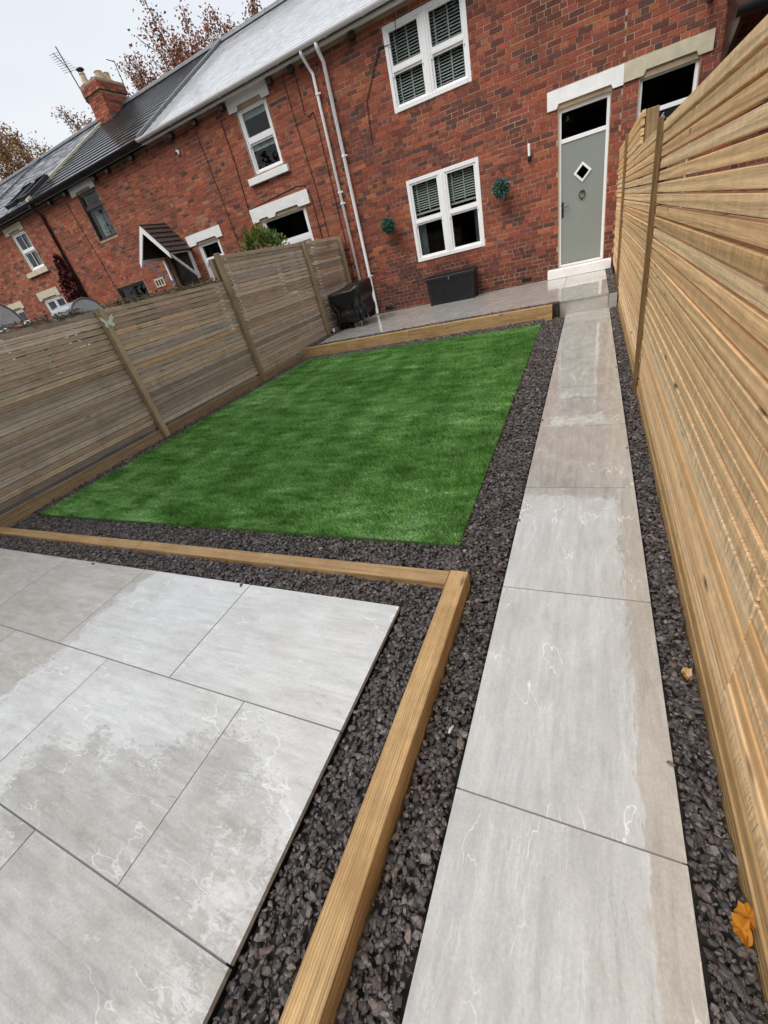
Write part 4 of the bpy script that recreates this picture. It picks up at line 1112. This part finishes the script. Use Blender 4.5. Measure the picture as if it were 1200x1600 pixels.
for i in range(nx_):
    x = SX0 + .09 + i * (SX1 - SX0 - .18) / (nx_ - 1); m = MB()
    yb = lambda z: SY0 + .035 - .023 * (z - ZU - .03) / .45
    m.add([(x - .008, yb(ZU + .06), ZU + .06), (x + .008, yb(ZU + .06), ZU + .06), (x + .008, yb(ZU + .45), ZU + .45), (x - .008, yb(ZU + .45), ZU + .45),
           (x - .005, yb(ZU + .06) - .007, ZU + .065), (x + .005, yb(ZU + .06) - .007, ZU + .065), (x + .005, yb(ZU + .45) - .007, ZU + .445), (x - .005, yb(ZU + .45) - .007, ZU + .445)],
          [(4, 5, 6, 7), (0, 4, 7, 3), (5, 1, 2, 6), (3, 7, 6, 2), (0, 1, 5, 4)]); m.build('rib', 'plastic_black', body)
m = MB(); m.box(SX0 - .012, SX1 + .012, SY0 - .012, SY1, ZU + .481, ZU + .54, .008)
m.prism([(SX0 + .0, ZU + .54), (SX1 - .0, ZU + .54), (SX1 - .06, ZU + .575), (SX0 + .06, ZU + .575)], 1, SY0 + .03, SY1 - .02)
m.build('lid', 'plastic_black', r)
m = MB(); xm = (SX0 + SX1) / 2; m.box(xm - .012, xm + .012, SY0 - .024, SY0 - .0125, ZU + .455, ZU + .515, .002); m.build('clasp', 'chrome', r)

# covered barbecue
r = root('covered_barbecue', 'barbecue under a black rain cover standing in the terrace corner by the fence', 'barbecue', (-4.78, 9.08, ZU))
nr, na = 22, 96; vs = []
for i in range(nr):
    f = i / (nr - 1)
    for k in range(na):
        t = 2 * math.pi * k / na; ct, st = math.cos(t), math.sin(t)
        e_ = .33; ex = math.copysign(abs(ct) ** e_, ct); ey = math.copysign(abs(st) ** e_, st)
        side = .5 + .5 * ct
        taper = 1 - .20 * max(0, (f - .18)) ** .9 * (1.25 - .75 * side)
        fold = 1 + (.03 + .075 * f) * (math.sin(9 * t + 3 * f + 1.3 * math.sin(2 * t)) * .6 + .4 * math.sin(17 * t - 2 * f)) * min(1, f * 3)
        if f < .08: taper *= .90 + 1.25 * f
        zb_ = ZU + .03 + .17 * side + .05 * math.sin(3 * t + .8)
        zt = ZU + .775 + .045 * math.sin(t + .6) + .05 * side
        z = zt + (zb_ - zt) * (max(0, f - .04) / .96) + (.012 * math.sin(5 * t) if f < .1 else 0)
        cin = 1 - .13 * math.exp(-((f - .62) / .13) ** 2)
        vs.append((-4.77 + .42 * ex * taper * fold * cin, 9.08 + .40 * ey * taper * fold * cin, z))
fs = [(i * na + k, (i + 1) * na + k, (i + 1) * na + (k + 1) % na, i * na + (k + 1) % na) for i in range(nr - 1) for k in range(na)]
vs.append((-4.78, 9.08, ZU + .83)); fs += [(k, (k + 1) % na, len(vs) - 1) for k in range(na)]
m = MB(); m.add(vs, fs); m.build('cover', 'bbq_cover', r, smooth=True)
for x, y in ((-4.98, 8.88), (-4.56, 8.88), (-4.56, 9.28), (-4.98, 9.28)):
    m = MB(); m.tube([(x, y, ZU + .001), (x, y, ZU + .42)], .014, 8); m.build('leg', 'chrome' if x > -4.7 else 'black_metal', r)
m = MB(); m.box(-5.02, -4.62, 8.9, 9.26, ZU + .10, ZU + .125); m.build('shelf', 'black_metal', r)
for y in (8.87, 9.29):
    m = MB(); m.lathe((0, 0, 0), [(.02, -.02), (.075, -.018), (.08, 0), (.075, .018), (.02, .02)], 16); m.v = [(x - .0 - 5.03, y + z_, ZU + .081 + y_) for x, y_, z_ in m.v]; m.build('wheel', 'black_metal', r)

# hanging topiary balls
def leaf_cloud(m, pts, nrm, size, cols, w_=.4):
    for p, n_ in zip(pts, nrm):
        p = Vector(p); n_ = Vector(n_).normalized(); s_ = n_.cross(Vector((random.gauss(0, 1), random.gauss(0, 1), random.gauss(0, 1)))).normalized()
        L_ = size * random.uniform(.7, 1.3); c = random.choice(cols); j = random.uniform(.75, 1.25)
        u = n_.cross(s_)
        m.add([p - s_ * L_ * w_ * .3, p + n_ * L_ * .5 + s_ * L_ * w_ * .5 + u * L_ * .1, p + n_ * L_, p + n_ * L_ * .5 - s_ * L_ * w_ * .5 + u * L_ * .1], [(0, 1, 2), (0, 2, 3)], tuple(min(1, x * j) for x in c))
def topiary(cx, cz, rad, label, hz):
    r = root('topiary_ball', label, 'topiary ball', (cx, YW - rad - .02, cz - rad), 'topiary balls hanging on the brick wall')
    c = Vector((cx, YW - rad - .03, cz)); m = MB(); pts, nr_ = [], []
    for i in range(900):
        d_ = Vector((random.gauss(0, 1), random.gauss(0, 1), random.gauss(0, 1))).normalized()
        pts.append(c + d_ * rad * random.uniform(.62, .86)); nr_.append(d_ + Vector((random.gauss(0, .45), random.gauss(0, .45), random.gauss(0, .45))))
    leaf_cloud(m, pts, nr_, rad * .34, [(.05, .13, .115), (.075, .185, .165), (.16, .30, .27), (.025, .065, .055), (.09, .15, .08)], .5)
    m.build('leaves', 'leaf', r, usecol=True)
    k = MB(); k.lathe((c.x, c.y, c.z - rad * .7), [(.01, 0), (rad * .5, rad * .2), (rad * .7, rad * .7), (rad * .5, rad * 1.2), (.01, rad * 1.4)], 14); k.build('core', 'turf_base', r)
    k = MB(); top = Vector((cx, YW - .05, hz)); k.tube([top, Vector((cx, YW - .007, hz + .01))], .006, 6)
    for o_ in (-.035, .035): k.tube([top, Vector((cx + o_, c.y, cz + rad * .7))], .003, 5)
    k.build('chain', 'rope', r)
    k = MB(); k.lathe((cx, YW - .05, hz - .10), [(.008, 0), (.022, .03), (.018, .07), (.004, .10)], 8); k.build('bow', 'rope', r)
topiary(-4.02, 1.90, .145, 'green topiary ball hanging between the white downpipe and the ground-floor window', 2.26)
topiary(-1.60, 1.945, .155, 'green topiary ball hanging between the ground-floor window and the wall lamp', 2.30)
# wall lamp
r = root('wall_lamp', 'slim white and black wall lamp on the brick between topiary and door', 'lamp', (-1.085, YW - .04, 2.24))
m = MB(); m.box(-1.115, -1.055, YW - .02, YW - .003, 2.22, 2.33, .003); m.tube([(-1.085, YW - .02, 2.26), (-1.085, YW - .06, 2.26)], .012, 8); m.lathe((-1.085, YW - .07, 2.22), [(.024, 0), (.028, .02), (.028, .07), (.02, .075)], 14); m.build('bracket', 'black_metal', r)
m = MB(); m.lathe((-1.085, YW - .07, 2.296), [(.020, 0), (.023, .01), (.023, .17), (.018, .18)], 14); m.build('tube', 'white_upvc', r, smooth=False)

# butterfly ornament on fence post
r = root('butterfly_ornament', 'pale green butterfly ornament fixed to a weathered fence post', 'ornament', (FXL + .09, 3.66, 1.47))
X = FXL + .0865
for s_ in (-1, 1):
    m = MB(); m.prism([(3.655 + s_ * .004, 1.50), (3.655 + s_ * .075, 1.57), (3.655 + s_ * .085, 1.53), (3.655 + s_ * .05, 1.50), (3.655 + s_ * .065, 1.455), (3.655 + s_ * .03, 1.44), (3.655 + s_ * .004, 1.48)][::s_], 0, X, X + .006)
    m.v = [(x + abs(y - 3.655) * .35, y, z) for x, y, z in m.v]; m.build('wing', 'butterfly', r)
m = MB(); m.tube([(X + .004, 3.655, 1.45), (X + .006, 3.655, 1.53)], .005, 6); m.build('body', 'butterfly', r)

# fallen leaves
def fallen(name, label, loc, size, cols, ncl, rot):
    r = root(name, label, 'leaf', loc, None); 
    for i in range(ncl):
        m = MB(); N_ = 9; vs = []; c0 = Vector(loc) + Vector((random.uniform(-.4, .4) * size * (ncl > 1), random.uniform(-.6, .6) * size * (ncl > 1), .004 * i))
        for k in range(N_ * 2):
            t = 2 * math.pi * k / (N_ * 2); rr = size * (1 if k % 2 else .8) * random.uniform(.75, 1.1)
            vs.append((c0.x + rr * .55 * math.cos(t + rot), c0.y + rr * math.sin(t + rot) * .8, c0.z + .28 * size * math.sin(2 * t + i) + random.uniform(0, .25 * size)))
        vs.append((c0.x, c0.y, c0.z + .004)); n_ = N_ * 2
        m.add(vs, [(k, (k + 1) % n_, n_) for k in range(n_)], cols[i % len(cols)]); m.build('blade', 'leaf', r, usecol=True)
    m = MB(); m.tube([(loc[0], loc[1], loc[2] + .004), (loc[0] - size * .3, loc[1] - size * 1.2, loc[2] + .006)], .0012, 5, col=(.2, .1, .03)); m.build('stalk', 'leaf', r, usecol=True)
fallen('fallen_leaf', 'curled yellow and brown leaves on dark gravel against the tan fence', (.352, 1.10, .006), .030, [(.30, .14, .07), (.62, .36, .01), (.55, .42, .34)], 3, .3)
fallen('fallen_leaf', 'large crinkled orange leaf on dark gravel against the tan fence', (.363, .44, .012), .040, [(.50, .19, .012)], 2, .4)
fallen('fallen_leaf', 'small orange leaf on gravel by the weathered fence foot', (-5.2, 5.55, .004), .05, [(.55, .25, .03)], 1, .1)
fallen('fallen_leaf', 'small pale leaf beside the lawn edge near the first fence post', (-5.17, 2.9, .004), .04, [(.45, .36, .2)], 1, .5)
m = MB(); m.tube([(-.395, .69, .004), (-.392, .705, .007), (-.386, .72, .005)], [.004, .006, .003], 6)
tag(m.build('wood_chip', 'inside_white'), 'tiny pale wood chip lying on the gravel beside the path', 'wood chip')

# ------------------------------------------------------------------ next garden: shrub, cloches, white posts, climbers
def shrub(label, c, rad, cols, n_, name='shrub', zs=.75):
    r = root(name, label, 'shrub', (c[0], c[1], -.05)); m = MB(); pts, nr_ = [], []
    for i in range(n_):
        d_ = Vector((random.gauss(0, 1), random.gauss(0, 1), random.gauss(0, 1))).normalized(); f = random.uniform(.3, 1) ** .5
        lump = 1 + .22 * math.sin(5 * d_.x + 2 * d_.z) + .15 * math.sin(9 * d_.y)
        pts.append(Vector(c) + Vector((d_.x * rad, d_.y * rad * 1.15, d_.z * rad * zs)) * f * lump); nr_.append(d_ + Vector((0, 0, .6)))
    leaf_cloud(m, pts, nr_, .075, cols, .45); m.build('crown', 'leaf', r, usecol=True)
    m = MB()
    for i in range(6):
        a_ = i * 1.05; m.tube([(c[0] + .03 * math.cos(a_), c[1] + .03 * math.sin(a_), -.05), (c[0] + .08 * math.cos(a_), c[1] + .08 * math.sin(a_), c[2] * .6), (c[0] + rad * .5 * math.cos(a_), c[1] + rad * .5 * math.sin(a_), c[2])], [.014, .01, .005], 6)
    m.build('stem', 'bark', r); return r
shrub('bushy green shrub with yellow tips peeping over the weathered fence', (-5.78, 7.90, 2.06), .38, [(.06, .13, .03), (.10, .19, .04), (.22, .27, .05), (.03, .075, .02), (.28, .26, .06)], 1500)
def cloche(y, x, rad, ztop, label):
    r = root('garden_cloche', label, 'cloche', (x, y, -.05), 'arched plastic covers beyond the fence')
    m = MB(); n_ = 16; zc = ztop - rad; ln = .5
    vs = []
    for xx in (x - ln, x):
        for k in range(n_ + 1):
            t = math.pi * k / n_; vs.append((xx, y + rad * math.cos(t), zc + rad * math.sin(t)))
    m.add(vs, [(k, k + 1, n_ + 2 + k, n_ + 1 + k) for k in range(n_)]); m.add([vs[n_ + 1 + k] for k in range(n_ + 1)], [tuple(range(n_ + 1))])
    m.build('hood', 'clear_plastic', r)
    m = MB(); pts = [(x + .004, y + (rad + .006) * math.cos(t), zc + (rad + .006) * math.sin(t)) for t in np.linspace(0, math.pi, 17)]; m.tube(pts, .010, 6); m.build('rim', 'lead', r)
    for yy in (y - rad, y + rad):
        for xx in (x - ln, x - .012):
            m = MB(); m.tube([(xx, yy, -.05), (xx, yy, zc)], .012, 6); m.build('leg', 'lead', r)
cloche(3.98, -5.95, .25, 1.83, 'grey arched plastic cover peeping over the weathered fence beside the butterfly post')
cloche(3.02, -6.15, .25, 1.98, 'grey arched plastic cover over the fence, further from the butterfly post')
for y, lab in ((8.37, 'white painted post seen through the fence gaps near the shrub'), (9.35, 'white painted post seen through the fence gaps near the house')):
    m = MB(); m.box(-5.56, -5.50, y - .10, y + .10, -.054, 1.86, .005); m.prism([(y - .11, 1.86), (y + .11, 1.86), (y, 1.92)], 0, -5.565, -5.495)
    tag(m.build('painted_post', 'white_stone'), lab, 'post', 'white posts beyond the fence')
# dead climber trailing on the fence top
m = MB()
for i in range(230):
    y0 = random.choice((random.uniform(2.0, 3.5), random.uniform(3.8, 5.8))); x = FXL - .02 + random.uniform(-.06, .02); z = 1.645 + random.uniform(-.01, .03)
    L_ = random.uniform(.08, .4); pts = [(x, y0, z)]
    for k in range(4): pts.append((x + random.uniform(-.03, .03), pts[-1][1] + L_ / 4 * random.choice((1, 1, .6)), max(1.63, min(1.70, pts[-1][2] + random.uniform(-.015, .018)))))
    g = random.choice([(.16, .13, .09), (.20, .17, .12), (.12, .12, .06), (.10, .085, .06)])
    m.tube(pts, random.uniform(.002, .0045), 4, col=g)
for i in range(260):
    p = Vector((FXL - .02 + random.uniform(-.06, .03), random.choice((random.uniform(2.0, 3.5), random.uniform(3.8, 5.8))), 1.65 + random.uniform(0, .05)))
    leaf_cloud(m, [p], [(random.gauss(0, 1), random.gauss(0, 1), .4)], .045, [(.20, .17, .12), (.11, .12, .045), (.24, .14, .08), (.15, .14, .08)], .6)
o = m.build('dead_climber', 'leaf', usecol=True); tag(o, 'dry twiggy climber straggling along the top of the weathered fence', 'climber', kind='stuff')
# red creeper on house C
r = root('red_creeper', 'dark red creeper climbing the brick wall beside the black downpipe', 'creeper', (-15.5, YW - .1, -.05))
m = MB(); pts, nr_ = [], []
for i in range(2600):
    z = random.uniform(1.2, 3.75); f = (z - 1.2) / 2.55; wd_ = .62 * (1 - f ** 2.2) + .05
    x = -15.62 + .28 * f + random.uniform(-wd_, wd_) * (1 + .2 * math.sin(7 * z)); x = min(x, -15.10)
    pts.append((x, YW - .03 - abs(random.gauss(0, .07)) * (1 - f * .5), z)); nr_.append((random.gauss(0, .6), -1, -.7 + random.gauss(0, .4)))
leaf_cloud(m, pts, nr_, .085, [(.10, .014, .018), (.07, .012, .016), (.15, .02, .022), (.04, .012, .012), (.12, .03, .015)], .8); m.build('leaves', 'leaf', r, usecol=True)
m = MB(); m.tube([(-15.6, YW - .03, -.05), (-15.58, YW - .02, 1.3), (-15.5, YW - .02, 2.4), (-15.4, YW - .02, 3.5)], [.03, .022, .014, .006], 6); m.build('stem', 'bark', r)

# ------------------------------------------------------------------ trees behind the roofs
def tree(label, x, y, h, spread, nleaf, cols, seed, lsize=.22):
    rs = random.Random(seed)
    r = root('autumn_tree', label, 'tree', (x, y, -.055), 'autumn trees behind the roofs' if y > 20 else None)
    nleaf = int(nleaf * 8); lsize *= .58
    tr = MB(); tips = []
    def branch(p, d, ln, rad, lev):
        n_ = 4; pts = [p]; rr = [rad]
        for k in range(n_):
            d = (d + Vector((rs.gauss(0, .16), rs.gauss(0, .16), rs.gauss(0, .08) + .05))).normalized()
            pts.append(pts[-1] + d * ln / n_); rr.append(rad * (1 - .55 * (k + 1) / n_))
        tr.tube(pts, [max(q_, .016) for q_ in rr], 6 if lev < 2 else 3, False)
        if lev >= 2: tips.extend(pts[1:])
        if lev < 5:
            for k in range(rs.choice((3, 4)) if lev < 3 else (3 if lev < 4 else 2)):
                q = pts[rs.choice((2, 3, 4))]; dd = (d + Vector((rs.gauss(0, .62), rs.gauss(0, .62), rs.gauss(.15, .3)))).normalized()
                branch(q, dd, ln * rs.uniform(.55, .78), rr[-1] * rs.uniform(.6, .9), lev + 1)
    trunk_h = h * .34
    branch(Vector((x, y, -.055)), Vector((0, 0, 1)), trunk_h, .22, 0)
    for k in range(4):
        branch(Vector((x, y, trunk_h * rs.uniform(.7, 1))), Vector((math.cos(k * 1.6 + seed) * spread, math.sin(k * 1.6 + seed) * spread, 1)).normalized(), h * .32, .12, 1)
    zm = sorted(p.z for p in tips)[int(len(tips) * .955)]; k_ = h / zm
    def gr_(p): return Vector((x + (p[0] - x) * (1 + (k_ - 1) * .5), y + (p[1] - y) * (1 + (k_ - 1) * .5), -.055 + (p[2] + .055) * k_))
    tr.v = [tuple(gr_(p)) for p in tr.v]; tips = [gr_(p) for p in tips]; tips = [p for p in tips if p.z > h * (.80 if y > 20 else .45)]
    tr.build('trunk', 'bark', r)
    m = MB(); st = random.getstate(); random.seed(seed)
    pts = []; nr_ = []
    for i in range(nleaf):
        p = Vector(rs.choice(tips)); pts.append(p + Vector((rs.gauss(0, .16), rs.gauss(0, .16), rs.gauss(0, .15)))); nr_.append((rs.gauss(0, 1), rs.gauss(0, 1), rs.gauss(-.3, .6)))
    leaf_cloud(m, pts, nr_, lsize, cols, .6); random.setstate(st)
    m.build('crown', 'leaf', r, usecol=True)
RC = [(.30, .10, .06), (.36, .13, .07), (.20, .075, .05), (.40, .18, .09), (.26, .14, .07)]
OC = [(.32, .18, .07), (.38, .22, .08), (.24, .14, .06), (.28, .11, .07), (.20, .16, .06)]
tree('sparse russet tree rising behind the join of the dark and white roofs', -17.6, 24, 11.6, .55, 2600, RC, 3)
tree('thin russet tree just right of the chimney, behind the dark roof', -22.2, 24.5, 11.3, .55, 2600, RC, 8)
tree('almost bare tree behind the chimney and slate roof', -27.0, 24, 10.9, .5, 700, RC, 12)
tree('bronze leaved tree behind the pale slate roof', -34.2, 24, 11.6, .6, 3000, OC, 21)
tree('spindly brown tree behind the far end of the slate roof', -30.6, 25, 10.6, .5, 1100, OC, 33)

tree('tall broad unseen tree added behind the patio to darken the reflection in the wet slabs', -8.9, -3.1, 12.2, .8, 3200, [(.07, .085, .03), (.10, .08, .03), (.05, .06, .025)], 44, .5)  # out of view, added to give the dark shape mirrored in the patio
# belt of trees behind the photographer, seen only as the dark reflection in the window panes
nw = 52000
P = np.c_[RNG.uniform(-45, 30, nw), RNG.uniform(-24, -15, nw), np.zeros(nw)]
top = 9.5 + 1.8 * np.sin(P[:, 0] * .55) + 1.2 * np.sin(P[:, 0] * 1.3 + 1) + RNG.normal(0, .5, nw)
P[:, 2] = RNG.uniform(0, 1, nw) ** .8 * top
sz = RNG.uniform(.12, .34, nw); A = RNG.normal(0, 1, (nw, 3)); A /= np.linalg.norm(A, axis=1)[:, None]
Bv = np.cross(A, RNG.normal(0, 1, (nw, 3))); Bv /= np.linalg.norm(Bv, axis=1)[:, None]
vv = np.stack([P - A * sz[:, None], P + Bv * sz[:, None] * .7, P + A * sz[:, None], P - Bv * sz[:, None] * .7], 1); vv[:, :, 2] = np.maximum(vv[:, :, 2], -.05)
wc = np.array([(.05, .07, .025), (.07, .06, .03), (.035, .05, .02), (.10, .07, .03)])[RNG.integers(0, 4, nw)]
kx = np.linspace(-48, 33, 200); kt = 7.8 + 1.8 * np.sin(kx * .55) + 1.2 * np.sin(kx * 1.3 + 1) + RNG.normal(0, .35, 200)   # dark sheet added inside the belt to block sky showing between leaves
ky = -20 + .8 * np.sin(kx * 1.7)
core = np.stack([np.c_[kx[:-1], ky[:-1], np.full(199, -.05)], np.c_[kx[1:], ky[1:], np.full(199, -.05)], np.c_[kx[1:], ky[1:] - 1.5, kt[1:]], np.c_[kx[:-1], ky[:-1] - 1.5, kt[:-1]]], 1)
vv = np.concatenate([vv, core]); wc = np.concatenate([wc, np.tile((.03, .035, .016), (199, 1))]); nw += 199
me = np_mesh('distant_wood', vv.reshape(-1, 3), np.arange(nw * 4), 4, 'leaf', wc)
tag(mesh_obj('distant_wood', me), 'dark belt of trees behind the gardens, mirrored in the window panes', 'wood', kind='stuff')
